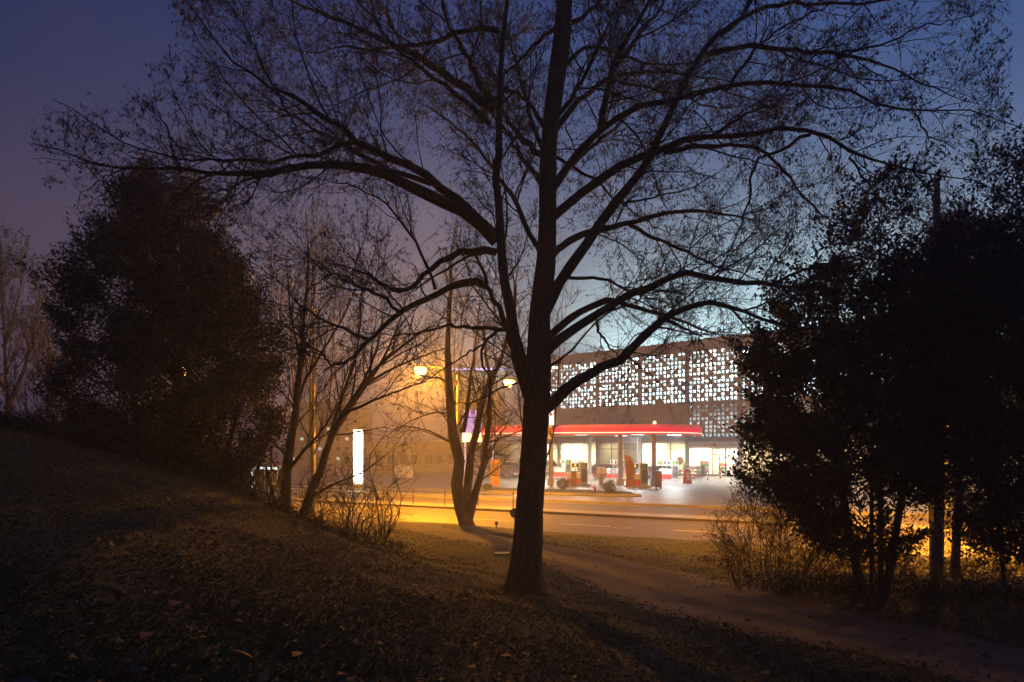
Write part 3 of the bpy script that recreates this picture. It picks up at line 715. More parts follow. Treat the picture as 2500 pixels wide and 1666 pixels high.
# ------------------------------------------------------------------ forecourt furniture
def board(label, px, top, by, wpx, m, face=None, rows=5, name='sign_board'):
    p = on_fore(px, by); s = p[1] / F; H = (by - top) * s; W = wpx * s / 2
    t = thing(name, label, 'sign', p)
    MB().box(-W, -.05, .12, W, .05, H).build('panel', m, t, bevel=.015)
    mb = MB(); mb.box(-W * .8, -.062, H * .42, W * .8, -.052, H * .9); mb.build('face', face or 'brown', t)
    mb = MB(); rg = random.Random(px)
    for j in range(rows):
        z = H * (.86 - j * .44 / rows); x = -W * .6
        while x < W * .45:
            w = rg.uniform(.05, .13) * W * 2; mb.box(x, -.07, z - H * .022, min(x + w, W * .65), -.064, z + H * .012); x += w + .06 * W
    mb.build('lettering', 'orange', t)
    mb = MB(); mb.box(-W * .8, -.25, 0, -W * .6, .25, .1); mb.box(W * .6, -.25, 0, W * .8, .25, .1); mb.build('foot', 'dark', t)
    return t
board('tall orange notice totem with a dark text panel left of the big trunk', 1209, 1123, 1191, 22, 'orange')
board('brown sandwich board in front of the canopy column beside the silver car', 1608, 1150, 1194, 15, 'frame', 'brown')
board('low brown sign board in front of the second fuel pump', 1401, 1153, 1189, 13, 'brown', 'frame')
p = on_fore(1678, 1181)
t = thing('trestle_sign', 'red and white trestle sign beside the pump near the shop', 'sign', p, .3)
for s in (-1, 1):
    pn = MB().add([(-.28, s * .38, 0), (.28, s * .38, 0), (.28, s * .05, 1.35), (-.28, s * .05, 1.35), (-.28, s * .38 + .03, 0), (.28, s * .38 + .03, 0), (.28, s * .05 + .03, 1.35), (-.28, s * .05 + .03, 1.35)],
        [(0, 1, 2, 3), (7, 6, 5, 4), (0, 4, 5, 1), (1, 5, 6, 2), (2, 6, 7, 3), (3, 7, 4, 0)]).build('panel', 'red', t)
    y0 = s * .3 + (-.012 if s < 0 else .042)
    MB().add([(-.2, y0, .35), (.2, y0, .35), (.2, y0 - s * .18, 1.15), (-.2, y0 - s * .18, 1.15), (-.2, y0 + s * .01, .35), (.2, y0 + s * .01, .35), (.2, y0 - s * .17, 1.15), (-.2, y0 - s * .17, 1.15)],
        [(0, 1, 2, 3), (7, 6, 5, 4), (0, 4, 5, 1), (1, 5, 6, 2), (2, 6, 7, 3), (3, 7, 4, 0)]).build('poster', 'white', pn)
for px, by, w in ((1692, 1170, 'standing left of the shop door'), (1728, 1172, 'standing before the shop door'), (1759, 1168, 'nearest the evergreens by the shop')):
    p = on_fore(px, by)
    t = thing('bollard', 'red and white striped bollard ' + w, 'bollard', p, 0, 'striped bollards at the shop')
    for j in range(5): MB().lathe([(.085, .2 * j), (.085, .2 * j + .198)], k=12).build('stripe', 'red' if j % 2 == 0 else 'white', t)
    MB().lathe([(.085, 1.0), (.06, 1.05), (.01, 1.07)], k=12).build('cap', 'red', t)
p = on_fore(1697, 1164)
t = thing('sales_rack', 'grey sales rack with a dark top left of the shop door', 'rack', p, BANG)
mb = MB()
for z in (.05, .42, .8): mb.box(-.95, -.3, z, .95, .3, z + .04)
mb.box(-.98, -.3, 0, -.953, .3, 1.1); mb.box(.953, -.3, 0, .98, .3, 1.1); mb.box(.3, -.28, .09, .34, .3, 1.1); mb.build('frame', 'grey', t)
MB().box(-1.0, -.33, 1.1, 1.0, .33, 1.17).build('top', 'dark', t)
for z in (.095, .465, .845):
    mb = MB(); x = -.9
    while x < .7:
        w = random.uniform(.1, .22); mb.box(x, -.2, z, x + w - .02, .2, z + random.uniform(.14, .24)); x += w
    mb.build('goods', GOODS[int(z * 10) % 5], t)
p = on_fore(1468, 1187)
t = thing('air_station', 'grey post with a pale box for air and water beside the round bush', 'air pump', p)
MB().box(-.2, -.16, 0, .2, .16, 1.15).build('post', 'steel', t, bevel=.02); MB().box(-.34, -.2, 1.153, .34, .2, 1.75).build('housing', 'white', t, bevel=.04)
MB().box(-.05, -.215, 1.2, .05, -.203, 1.7).build('seam', 'grey', t)
p = on_fore(1498, 1176)
t = thing('card_terminal', 'blue grey card terminal on a post left of the grey canopy column', 'terminal', p)
MB().box(-.06, -.06, 0, .06, .06, .75).build('post', 'steel', t); MB().box(-.3, -.16, .75, .3, .16, 1.4).build('housing', PT('terminal_blue', (.16, .24, .34)), t, bevel=.03)
MB().box(-.14, -.175, .95, .14, -.163, 1.25).build('panel', 'flag', t)
p = on_fore(1519, 1174)
t = thing('waste_bin', 'slim yellow and grey waste bin against the grey canopy column', 'bin', (p[0] + .3, p[1], p[2]))
MB().box(-.14, -.14, 0, .14, .14, 1.2).build('body', 'grey', t, bevel=.02); MB().box(-.1, -.155, .25, .1, -.143, .5).build('label', 'yellow', t); MB().box(-.1, -.155, .8, .1, -.143, 1.1).build('slot', 'red', t)
p = on_fore(1452, 1202)
t = thing('traffic_cone', 'orange traffic cone on the planting bed beside the road', 'cone', p)
MB().lathe([(.15, .03), (.03, .6), (.02, .61)], k=14).build('body', 'red', t, True); MB().box(-.2, -.2, 0, .2, .2, .03).build('base', 'dark', t)
# feather flag
p = on_fore(1549, 1208)
t = thing('feather_flag', 'tall pale orange feather flag at the edge of the forecourt', 'flag', p)
s = p[1] / F
fo = [(0, .45), (-.05, 1.0), (-.03, 2.0), (-.12, 2.5), (-.35, 2.85), (-.62, 2.98), (-.78, 2.96), (-.74, 2.4), (-.66, 1.6), (-.48, 1.0), (-.2, .6)]
n = len(fo); v = [(x + .0, .03 * math.sin(4 * z) , z) for x, z in fo] + [(x, .03 * math.sin(4 * z) + .012, z) for x, z in fo]
MB().add(v, [tuple(range(n)), tuple(range(n, 2 * n))[::-1]] + [(i, n + i, n + (i + 1) % n, (i + 1) % n) for i in range(n)]).build('cloth', 'flag', t)
mb = MB()
for j in range(9): mb.box(-.62 + .03 * j * (j < 5) * 0, -.06, 2.45 - j * .16, -.16, -.055, 2.5 - j * .16)
mb.build('lettering', 'brown', t)
MB().tube([(.02, 0, 0), (.02, 0, 1.8), (-.06, 0, 2.55), (-.35, 0, 2.9), (-.75, 0, 3.0)], [.018, .016, .013, .01, .007], 8).build('pole', 'dark', t)
MB().box(-.35, -.35, .0, .35, .35, .06).build('base_plate', 'dark', t)
# planting bed with a kerb and clipped round bushes
a_, b_, c_ = on_fore(1290, 1205), on_fore(1478, 1214), on_fore(1568, 1212)
mb = MB(); pl = [on_fore(*q) for q in ((1200, 1203), (1300, 1207), (1400, 1210), (1480, 1212), (1566, 1213))]
mb.tube([(q[0], q[1], .14) for q in pl], .16, 6); mb.build('kerb', 'kerb')['kind'] = 'structure'
mb = MB(); bd = [on_fore(*q) for q in ((1200, 1202), (1400, 1209), (1555, 1211.5), (1540, 1203), (1400, 1198), (1200, 1194))]
mb.prism([(q[0], q[1]) for q in bd], 'z', .08, .2); mb.build('planting_bed', 'soil')['kind'] = 'structure'
for px, py, w, h, by, lab in ((1489, 1189, 37, 34, 1208, 'round clipped bush on the planting bed below the air station'), (1374, 1180, 34, 28, 1197, 'wide clipped bush in front of the rear fuel pump'), (1190, 1185, 24, 14, 1196, 'low clipped bush behind the three stemmed tree')):
    p = on_fore(px, by); s = p[1] / F; rg = np.random.default_rng(px)
    t = thing('clipped_bush', lab, 'bush', p, 0, 'clipped bushes by the forecourt')
    d = norm(rg.standard_normal((420, 3))) * (.55 + .45 * rg.random((420, 1))) * np.array([w * s / 2, w * s / 2, h * s / 2]) + np.array([0, 0, h * s * .55])
    V, Fq = leaves(d, 9, .05, .06, rg); fast_mesh('foliage', V, Fq, 'hedge', t)
    q = d[:60]; st = np.zeros((60, 2, 3)); st[:, 1] = q; V, Fq = tube_batch(st, np.full((60, 2), .008), 3); fast_mesh('stem', V, Fq, 'twig', t)

# bright pylon, violet sign, white pylon behind the trunk, bus shelter, banner, neighbours
p = on_fore(876, 1192); s = p[1] / F
t = thing('price_pylon', 'tall glaring white pylon sign standing beyond the road on the left', 'sign', p)
MB().box(-.34, -.12, .35, .36, .12, 5.15).build('light_panel', 'sign_white', t); MB().box(-.46, -.15, 0, -.343, .15, 5.2).build('side_fin', 'sign_violet', t)
for z in (.8, 1.45, 2.1, 2.75): MB().box(-.3, -.135, z, .32, -.123, z + .12).build('price_row', 'sign_warm', t)
MB().box(-.3, -.135, 4.3, .32, -.123, 4.95).build('emblem', emit('emblem_light', (1.0, .75, .45), 1.4), t)
MB().box(-.48, -.2, -.05, .42, .2, .345).build('base', 'grey', t)
area('pylon_glow', t, (.02, -.25, 2.8), .8, 4.4, 300, (1, .9, .62), (R(90), 0, 0))
p = on_fore(1152, 1168); s = 76 / F; p = at(1152, 1168, 76); p[2] = fore_z(p[0], p[1])
t = thing('lit_gateway_sign', 'violet lit sign over a white light box behind the three stemmed tree', 'sign', p)
Z = lambda y: CAMZ - (y - HY) * s - p[2]
MB().box(-1.0, -.2, Z(1060), 1.08, .2, Z(1002)).build('violet_panel', 'sign_violet', t)
MB().box(-1.05, -.3, Z(1079), 1.12, .25, Z(1060) - .003).build('light_box', 'sign_warm', t)
for x in (-.75, 2.35): MB().box(x - .09, -.1, 0, x + .09, .1, Z(1079) - .003 if x < 0 else Z(1066)).build('post', emit('violet_post', (.45, .35, .9), .35), t)
MB().box(1.123, -.12, Z(1072), 2.44, .12, Z(1066)).build('beam', 'grey', t)
p = on_fore(1322, 1189); s = p[1] / F
t = thing('brand_pylon', 'white lit pylon sign half hidden by the big trunk above the canopy edge', 'sign', p)
Z = lambda y: CAMZ - (y - HY) * s - p[2]
MB().box(-1.0, -.18, Z(1037), 1.12, .18, Z(985)).build('sign_panel', 'sign_cool', t); MB().box(-1.0, -.18, Z(1072), 1.12, .18, Z(1037) - .01).build('lower_panel', 'white', t)
mb = MB(); mb.box(.72, -.21, Z(1016), .95, -.19, Z(1008)); mb.box(.72, -.21, Z(1056), 1.0, -.19, Z(1045)); mb.build('emblem', 'red', t)
for x in (-.8, .9): MB().box(x - .1, -.1, 0, x + .1, .1, Z(1072) - .003).build('post', 'steel', t)
MB().lathe([(.03, Z(985)), (.13, Z(982)), (.16, Z(978)), (.1, Z(974)), (.02, Z(972))], (1.02, 0, 0), 12).build('floodlight', emit('floodlight', (.8, .95, 1.0), 40), t)
p = on_z(661, 1195, .12)
t = thing('bus_shelter', 'glass bus shelter with a cool lit roof edge behind the evergreen on the bank', 'shelter', p, -.45)
for x in (-1.25, 1.25):
    for y in (-.5, .5): MB().box(x - .04, y - .04, 0, x + .04, y + .04, 1.9).build('post', 'steel', t)
MB().box(-1.4, -.65, 1.9, 1.4, .65, 2.05).build('roof', 'grey', t); MB().box(-1.38, -.67, 1.72, 1.38, -.653, 1.9).build('light_strip', 'teal', t)
MB().box(-1.2, .48, .1, 1.2, .5, 1.85).build('glass_back', 'glass', t); MB().box(-1.26, -.45, .1, -1.24, .45, 1.85).build('glass_side', 'glass', t)
MB().box(-1.0, .1, .42, 1.0, .42, .47).build('bench', 'brown', t); MB().box(-1.9, -.4, 0, -1.3, -.3, 1.7).build('poster_case', 'sign_cool', t)
area('shelter_glow', t, (0, 0, 1.88), 2.2, .8, 60, (.7, 1, .95))
p = on_fore(985, 1170); s = p[1] / F
t = thing('banner', 'pale banner with yellow lettering on a frame in the mist beyond the road', 'banner', p)
MB().box(-1.1, -.03, .15, 1.1, .03, 1.5).build('cloth', 'white', t); mb = MB()
for x in (-.2, .1, .42, .72): mb.box(x, -.05, .6, x + .2, -.032, .72); mb.box(x, -.05, .723, x + .07, -.032, 1.15)
mb.build('lettering', 'yellow', t)
for x in (-1.13, 1.13): MB().box(x - .03, -.03, 0, x + .03, .03, 1.6).build('post', 'steel', t)
p = on_fore(1084, 1158)
t = thing('notice_board', 'small pale notice on a post in the mist left of the three stemmed tree', 'sign', p)
MB().box(-.03, -.03, 0, .03, .03, 2.0).build('post', 'steel', t); MB().box(-.18, -.05, 1.9, .18, -.031, 2.6).build('panel', 'concrete', t)

def block(name, label, px0, px1, top, Y, depth, m, wins, roof=True, rz=0.0):
    a, b = at(px0, top, Y), at(px1, top, Y); W = (b[0] - a[0]) / 2
    t = thing(name, label, 'building', ((a[0] + b[0]) / 2, Y, 0), rz)
    MB().box(-W, 0, 0, W, depth, a[2]).build('wall', m, t)
    MB().box(-W - .2, -.2, a[2], W + .2, depth + .2, a[2] + .3).build('roof', 'grey', t)
    for (px, py, w, h, mm) in wins:
        c = at(px, py, Y); x = c[0] - (a[0] + b[0]) / 2; w *= Y / F / 2; h *= Y / F / 2
        f_ = MB().box(x - w - .08, -.05, c[2] - h - .08, x + w + .08, -.003, c[2] + h + .08).build('window', 'frame', t)
        MB().box(x - w, -.075, c[2] - h, x + w, -.053, c[2] + h).build('pane', mm, f_)
    return t
M['carglass2'] = mat('dark_pane', (.03, .035, .04), None, 3, .1)
block('apartment_block', 'blurred block of flats in the mist behind the leaning tree', 700, 868, 985, 118, 14, 'shop_dim',
      [(x, y, 8, 7, 'carglass2' if (x * 7 + y * 3) % 5 else 'win_cool') for x in range(715, 862, 22) for y in (1000, 1024, 1048, 1072, 1096, 1120)] )
block('low_shop_building', 'low dark building in the mist between the pylon and the three stemmed tree', 905, 1135, 1083, 96, 10, 'shop_dim', [(x, 1122, 16, 20, 'carglass2') for x in range(925, 1130, 30)])
nb = block('neighbour_building', 'tall hazy building with a violet neon line along its roof', 1092, 1232, 905, 122, 10, 'shop_dim', [(x, y, 9, 12, 'carglass2') for x in range(1105, 1225, 20) for y in (930, 960, 990, 1020, 1050)])
a, b = at(1094, 903, 122), at(1230, 903, 122); MB().box(-(b[0] - a[0]) / 2, -.3, a[2] - .1, (b[0] - a[0]) / 2, -.21, a[2] + .22).build('neon_line', emit('neon', (.32, .2, 1.0), 1.6), nb)
block('far_house', 'house with two lit windows far behind the evergreen on the bank', 300, 470, 890, 105, 12, 'shop_dim',
      [(368, 940, 7, 16, 'win_cool'), (388, 945, 8, 22, 'win_warm'), (420, 960, 8, 12, 'win_warm'), (340, 960, 8, 12, 'carglass2'), (440, 915, 8, 12, 'carglass2')])

# median railing, marker post, round sign on the verge
t = thing('median_railing', 'low steel railing of posts and two rails on the road median', 'railing', road(-11.5, 7.9, .12))
rl_ = [np.array(road(s, 7.9, .12)) - np.array(road(-11.5, 7.9, .12)) for s in (-5.6 - 2.35 * np.arange(0, 16))]
for q in rl_: MB().lathe([(.028, 0), (.028, 1.0), (.01, 1.02)], q, 8).build('post', 'frame', t)
for z in (.99, .78): MB().tube([rl_[0] + np.array([0, 0, z]), rl_[-1] + np.array([0, 0, z])], .022, 6).build('rail', 'frame', t)
p = at(1212, 1290, 29.0); z = gz(p[0], p[1])
t = thing('marker_post', 'tiny dark marker post on the verge beside the near lane', 'post', (p[0], p[1], z - .03))
MB().box(-.02, -.02, 0, .02, .02, .2).build('post', 'frame', t); MB().box(-.06, -.04, .2, .06, .04, .34).build('head', 'dark', t)
p = at(1257, 1253, 27.5); z = gz(p[0], p[1])
t = thing('round_road_sign', 'small round sign seen from behind on a low post beside the big trunk', 'sign', (p[0], p[1], z - .05))
MB().lathe([(.02, 0), (.02, p[2] - z + .1)], k=10).build('post', 'steel', t)
h_ = p[2] - z + .05
MB().lathe([(.195, -.035), (.2, -.03), (.2, -.01), (.195, -.005)], (0, 0, h_), 28, 'y').build('rim', 'dark', t); MB().lathe([(.17, -.045), (.17, -.037)], (0, 0, h_), 28, 'y').build('plate', 'grey', t)

# ------------------------------------------------------------------ the big linden in front
TY = 12.5
def LL(x, y): return (x * .5312, y * .5312)
def RR(x, y): return (1250 + x * .5312, y * .5312)
def TT(x, y): return (1100 + x * .2807, 560 + y * .2807)
def PP(x, y): return (x, y)
def limb3d(fn, pts, d0, d1, n=16, pw=1.3):
    q = np.array([fn(*p) for p in pts], float)
    s = np.concatenate([[0], np.cumsum(np.linalg.norm(np.diff(q, axis=0), axis=1))]); s /= s[-1]
    Y = TY + d0 + (d1 - d0) * s ** pw
    return resample(np.stack([(q[:, 0] - CX) / F * Y, Y, CAMZ - (q[:, 1] - HY) / F * Y], 1), n)
# traced limbs: points in the photograph, width in its pixels at the start and tip, depth beside the trunk at start and tip
TRUNK = [(1274, 1466), (1282, 1388), (1290, 1300), (1294, 1222), (1303, 1100), (1310, 1000), (1313, 930), (1316, 850), (1319, 756), (1330, 672), (1336, 588), (1337, 425), (1346, 292), (1368, 133), (1377, 27), (1384, -140), (1390, -340)]
TRUNKW = [98, 78, 69, 65, 61, 62, 62, 56, 49, 48, 43, 40, 38, 42, 38, 30, 14]
LIMBS = [
 # left leader and what grows from it
 (PP, [(1296, 930), (1280, 897), (1265, 841), (1249, 785), (1235, 700), (1223, 630), (1217, 558), (1214, 372), (1222, 239), (1227, 80), (1240, 0), (1250, -150), (1262, -300)], 34, 12, 0, -.6),
 (PP, [(1300, 1000), (1276, 930), (1252, 855), (1226, 771), (1195, 709), (1180, 660), (1160, 624)], 26, 16, 0, .8),
 (PP, [(1190, 700), (1178, 692), (1160, 686), (1100, 700), (1062, 726), (976, 761), (904, 830), (860, 874), (824, 894), (790, 870), (755, 838), (703, 798), (660, 770)], 22, 6, .7, -1.2),
 (PP, [(904, 830), (830, 800), (761, 761), (689, 700), (637, 652), (600, 640)], 10, 4, -.4, -1.5),
 (PP, [(976, 761), (940, 728), (904, 709), (818, 672), (746, 617), (722, 590)], 11, 4, 0, 1.5),
 (PP, [(1209, 616), (1156, 613), (1122, 614), (1048, 657), (1010, 695), (985, 712), (950, 700), (904, 677), (847, 649), (800, 640)], 20, 5, .2, 2.2),
 (PP, [(1235, 805), (1198, 802), (1140, 801), (1080, 800), (1000, 816), (900, 815)], 12, 3, 0, 1.5),
 (PP, [(1215, 806), (1190, 832), (1172, 885), (1197, 920), (1193, 977), (1208, 1008), (1234, 1034), (1262, 1048)], 9, 3, 0, -.8),
 (PP, [(1181, 841), (1140, 865), (1100, 891), (1030, 925), (960, 950)], 6, 2.5, 0, -.6),
 (LL, [(2285, 1110), (2150, 990), (2050, 930), (1900, 860), (1750, 800), (1600, 765), (1430, 755), (1280, 785), (1100, 797), (950, 790), (800, 770), (600, 772), (430, 745), (290, 695), (210, 640), (150, 655)], 36, 5, 0, -2.8),
 (LL, [(2275, 1085), (2150, 965), (2000, 840), (1900, 770), (1800, 720), (1700, 680), (1630, 650), (1550, 580), (1430, 490), (1330, 440), (1280, 430), (1180, 360), (1090, 300), (1030, 230), (950, 110), (880, 20)], 30, 6, 0, -1.5),
 (LL, [(1980, 845), (1850, 800), (1750, 760), (1650, 720), (1560, 650), (1450, 600), (1380, 560), (1300, 500), (1200, 470), (1050, 430)], 15, 4, 0, 2.5),
 (LL, [(1630, 655), (1500, 690), (1420, 720), (1300, 735), (1150, 740), (1000, 740), (850, 730), (650, 690), (530, 620), (450, 570), (330, 500), (240, 455)], 13, 4, -.6, -3.0),
 (LL, [(1350, 765), (1250, 795), (1100, 840), (1000, 890), (930, 925), (860, 935)], 11, 3, -1.2, -2.0),
 (LL, [(2000, 1330), (1960, 1210), (1880, 1070), (1790, 960), (1700, 890), (1600, 850), (1400, 815), (1250, 790)], 9, 3, .6, 2),
 (LL, [(2265, 505), (2150, 420), (2050, 340), (1950, 270), (1850, 225), (1750, 180), (1600, 110), (1450, 50), (1350, 0), (1250, -70)], 24, 7, -.3, 1.8),
 (LL, [(2290, 140), (2200, 135), (2100, 150), (2000, 185), (1900, 210), (1800, 220), (1700, 230), (1600, 215), (1450, 240), (1300, 220)], 15, 4, -.5, 2.4),
 (LL, [(2262, 490), (2200, 370), (2130, 230), (2080, 130), (2030, 0), (1990, -120), (1960, -260)], 18, 8, -.3, -2),
 (LL, [(2255, 575), (2150, 480), (2050, 400), (1900, 290), (1820, 215), (1720, 90), (1650, 0), (1600, -100)], 16, 6, -.3, -2.4),
 (LL, [(1920, 310), (1800, 370), (1650, 430), (1550, 480), (1420, 480)], 6, 2.5, .6, 1.2),
 (LL, [(1270, 430), (1320, 520), (1370, 600), (1400, 690), (1420, 755)], 7, 5, -1.3, -1.2),
 (LL, [(830, 765), (795, 735), (780, 620), (720, 480), (700, 380), (690, 270)], 6, 2, -2.0, -2.6),
 (LL, [(1280, 430), (1200, 290), (1150, 160), (1080, 60), (1060, -40)], 7, 3, -1, 0),
 (LL, [(1850, 225), (1800, 100), (1740, 0), (1700, -120)], 8, 4, .8, 1.8),
 (LL, [(600, 772), (520, 800), (440, 850), (380, 880), (350, 960)], 5, 2, -2.2, -2.6),
 (LL, [(2270, 1150), (2150, 1180), (2040, 1240), (1900, 1330), (1780, 1320), (1600, 1250), (1450, 1170)], 8, 3, .6, 3.0),
 # right side, from below upwards
 (PP, [(1318, 1010), (1345, 992), (1368, 965), (1390, 942), (1420, 925), (1450, 909), (1495, 885), (1534, 861), (1560, 832), (1600, 792), (1650, 762), (1701, 744), (1755, 746), (1834, 765), (1887, 786), (1967, 802), (2050, 800)], 34, 9, 0, -1.6),
 (PP, [(1618, 778), (1660, 798), (1699, 816), (1720, 849), (1745, 900)], 9, 4, -.6, -1.0),
 (PP, [(1530, 864), (1560, 895), (1590, 915), (1610, 935)], 7, 3, -.3, .5),
 (PP, [(1325, 870), (1347, 838), (1367, 824), (1409, 799), (1451, 776), (1516, 733), (1569, 706), (1622, 685), (1675, 672), (1728, 680), (1808, 690), (1887, 696), (1994, 706), (2073, 717), (2150, 722)], 28, 8, 0, 2.4),
 (PP, [(1326, 850), (1344, 815), (1367, 796), (1409, 762), (1451, 742), (1500, 737), (1545, 744), (1600, 764), (1650, 780), (1707, 800), (1790, 830)], 23, 5, 0, 3.2),
 (PP, [(1451, 768), (1462, 805), (1490, 850), (1518, 880)], 10, 7, .6, .8),
 (PP, [(1318, 790), (1347, 717), (1370, 686), (1392, 653), (1423, 602), (1473, 531), (1531, 462), (1579, 393), (1611, 329), (1643, 266), (1675, 197), (1707, 143), (1755, 85), (1813, 32), (1840, -20), (1880, -120), (1920, -220)], 34, 12, 0, -1.4),
 (PP, [(1336, 640), (1356, 611), (1409, 579), (1473, 558), (1547, 547), (1595, 526), (1675, 515), (1755, 520), (1834, 537), (1900, 540)], 21, 5, 0, 2.6),
 (RR, [(540, 1035), (700, 1115), (850, 1180), (950, 1230), (1050, 1260), (1180, 1310), (1300, 1350)], 11, 4, 1.0, -1.0),
 (PP, [(1338, 540), (1362, 515), (1420, 473), (1478, 425), (1547, 393), (1611, 366), (1675, 345), (1728, 337), (1808, 329), (1887, 319), (1962, 313), (2020, 335), (2073, 366), (2153, 404), (2233, 420), (2312, 430), (2392, 440)], 26, 6, 0, -2.0),
 (RR, [(700, 700), (850, 665), (1000, 670), (1130, 690), (1200, 740), (1300, 850), (1380, 950), (1480, 1030), (1580, 1060)], 15, 4, -.6, 1.6),
 (RR, [(180, 880), (210, 840), (300, 700), (400, 610), (470, 550), (560, 500), (700, 465), (850, 430), (1000, 390), (1100, 380), (1250, 380), (1400, 390), (1550, 420), (1700, 480), (1850, 515), (2100, 500), (2250, 540), (2380, 590)], 22, 4, 0, -3.4),
 (RR, [(190, 610), (220, 575), (300, 470), (400, 390), (480, 358), (600, 335), (700, 335), (850, 345), (1000, 380), (1120, 420)], 18, 4, 0, 2.2),
 (RR, [(480, 370), (650, 410), (780, 440), (900, 490), (1050, 490), (1180, 470)], 9, 3, .7, 3.4),
 (RR, [(405, 610), (430, 480), (450, 370), (490, 260), (550, 150), (600, 60), (640, 0), (690, -120), (720, -300)], 22, 10, .2, -1.6),
 (RR, [(480, 300), (570, 180), (650, 80), (710, 0), (790, -110)], 15, 8, -.5, .8),
 (RR, [(900, 250), (1050, 215), (1200, 220), (1350, 240), (1500, 250), (1650, 280), (1800, 350), (2000, 430), (2150, 470)], 16, 4, -.8, -3.2),
 (RR, [(955, 165), (1100, 60), (1230, 15), (1400, 20), (1600, 15), (1750, -5), (1900, -20), (2080, 40)], 14, 4, -.9, -3.0),
 (RR, [(980, 420), (1080, 270), (1180, 170), (1300, 90), (1450, 30), (1560, -40)], 10, 5, -1.2, -2.6),
 (RR, [(255, 290), (350, 215), (450, 230), (560, 270), (700, 300), (850, 290), (960, 250)], 12, 3, 0, 2.4),
 (RR, [(240, 130), (300, 90), (390, 20), (470, -60), (600, -200)], 15, 8, 0, 1.6),
 (RR, [(205, 120), (100, 210), (30, 290), (-90, 350), (-200, 380)], 12, 4, 0, 2.0),
 (RR, [(165, 600), (110, 530), (50, 450), (-20, 415), (-90, 340), (-150, 250)], 14, 6, 0, 1.2),
 (RR, [(160, 740), (130, 715), (50, 640), (-10, 570), (-60, 480), (-120, 390)], 20, 8, 0, 1.8),
 (RR, [(160, 870), (120, 820), (50, 730), (0, 650), (-60, 560), (-160, 470)], 16, 6, 0, 2.4),
 (RR, [(930, 620), (1080, 520), (1200, 500), (1310, 490), (1420, 440)], 9, 3, -1.0, 1.0),
 (RR, [(1370, 620), (1250, 680), (1130, 740), (1100, 850), (1080, 960), (1020, 1120), (960, 1240), (920, 1350), (905, 1410)], 10, 4, -1.0, -1.6),
 (RR, [(250, 1275), (380, 1280), (480, 1310), (600, 1360), (700, 1390), (860, 1440)], 10, 3, 0, 2.0),
 (RR, [(1180, 1310), (1300, 1260), (1450, 1210), (1600, 1180), (1700, 1190), (1850, 1150)], 9, 3, -.6, -2.0),
 (RR, [(1540, 690), (1600, 800), (1660, 870), (1720, 960), (1750, 1050)], 7, 3, -1.4, -1.6),
 (RR, [(1340, 590), (1500, 640), (1600, 600), (1680, 560)], 5, 2, -1.4, -2.2),
 (RR, [(1850, 790), (1900, 860), (1950, 950), (1970, 1060)], 6, 2, -1.7, -2.0),
 (RR, [(1850, 515), (1900, 600), (1960, 650), (2060, 660), (2150, 640)], 6, 2, -2.8, -3.6),
 (RR, [(1500, 250), (1700, 200), (1900, 120), (2100, 80), (2200, 20)], 7, 3, -1.6, -3.8),
 (RR, [(200, 720), (260, 760), (340, 800), (460, 900), (560, 980), (700, 1060), (820, 1120)], 9, 3, 0, 3.0),
 # towards and away from the camera, so that the crown is round
 (PP, [(1330, 640), (1290, 560), (1240, 470), (1180, 380), (1100, 300), (1000, 240)], 16, 5, 0, 4.5),
 (PP, [(1338, 480), (1400, 400), (1480, 330), (1560, 250), (1650, 180)], 15, 5, 0, 4.5),
 (PP, [(1340, 400), (1300, 300), (1270, 180), (1230, 60), (1190, -60)], 14, 6, 0, 4.0),
 (PP, [(1345, 300), (1420, 200), (1470, 90), (1530, -40)], 14, 6, 0, -3.5),
]
lin = thing('linden_tree', 'big bare linden with spreading limbs and dry brown seed bracts in the middle', 'tree', (0, 0, 0))
ty0 = TY; yy = np.array([p[1] for p in TRUNK]); 
tp = np.array([at(x, y, TY) for x, y in TRUNK]); tp[0, 2] -= .25
tr = np.array(TRUNKW) / 2 / F * TY
NT, NS = 150, 72
tw = resample(np.concatenate([tp, tr[:, None]], 1), NT)
rgt = np.random.default_rng(11)
V, Fq = tube_batch(tw[None, :, :3], tw[None, :, 3], NS)
# buttressed foot and an uneven bark surface
ang = np.arctan2(V[:, 1] - np.repeat(tw[:, 1], NS), V[:, 0] - np.repeat(tw[:, 0], NS)); cen = np.repeat(tw[:, :3], NS, 0); rad = np.repeat(tw[:, 3], NS)
hgt = np.clip((cen[:, 2] - .75), 0, None)
fl = 1 + np.exp(-hgt / .22) * (.42 + .38 * np.sin(ang * 3 + .6) + .14 * np.sin(ang * 5 + 2)) + .02 * np.sin(ang * 7 + hgt * 1.1) + .014 * rgt.standard_normal(len(V)) + .055 * np.abs(np.sin(ang * 9 + 1.4 * np.sin(hgt * 1.9) + .8 * np.sin(hgt * 5.3))) - .02 + .03 * np.sin(hgt * 2.7 + ang) * np.sin(hgt * 1.1)
V = cen + (V - cen) * fl[:, None]
fast_mesh('trunk', V, Fq, 'bark', lin)
LP, LR = [], []
for fn, pts, w0, w1, d0, d1 in LIMBS:
    P = limb3d(fn, pts, d0, d1, 20); n = len(P)
    rs = .93 * (w1 * .45 + (w0 - w1 * .45) * np.linspace(1, 0, n) ** 1.12) * .5 / F * P[:, 1]
    wob = rgt.standard_normal((n, 3)) * .019; wob[0] = 0
    P = P + wob
    LP.append(P); LR.append(rs)
    V, Fq = tube_batch(P[None], (rs * (1 + .05 * rgt.standard_normal(n)))[None], 10)
    fast_mesh('limb', V, Fq, 'bark', lin)
LP, LR = np.array(LP), np.array(LR)
B2, R2 = spawn(LP, LR, 4.2, 1.35, 46, .5, m=9, tmin=.14, up=.10, wob=.15, rmin=.0036, rg=rgt, lk=80, lb=.30, thin=.0095)
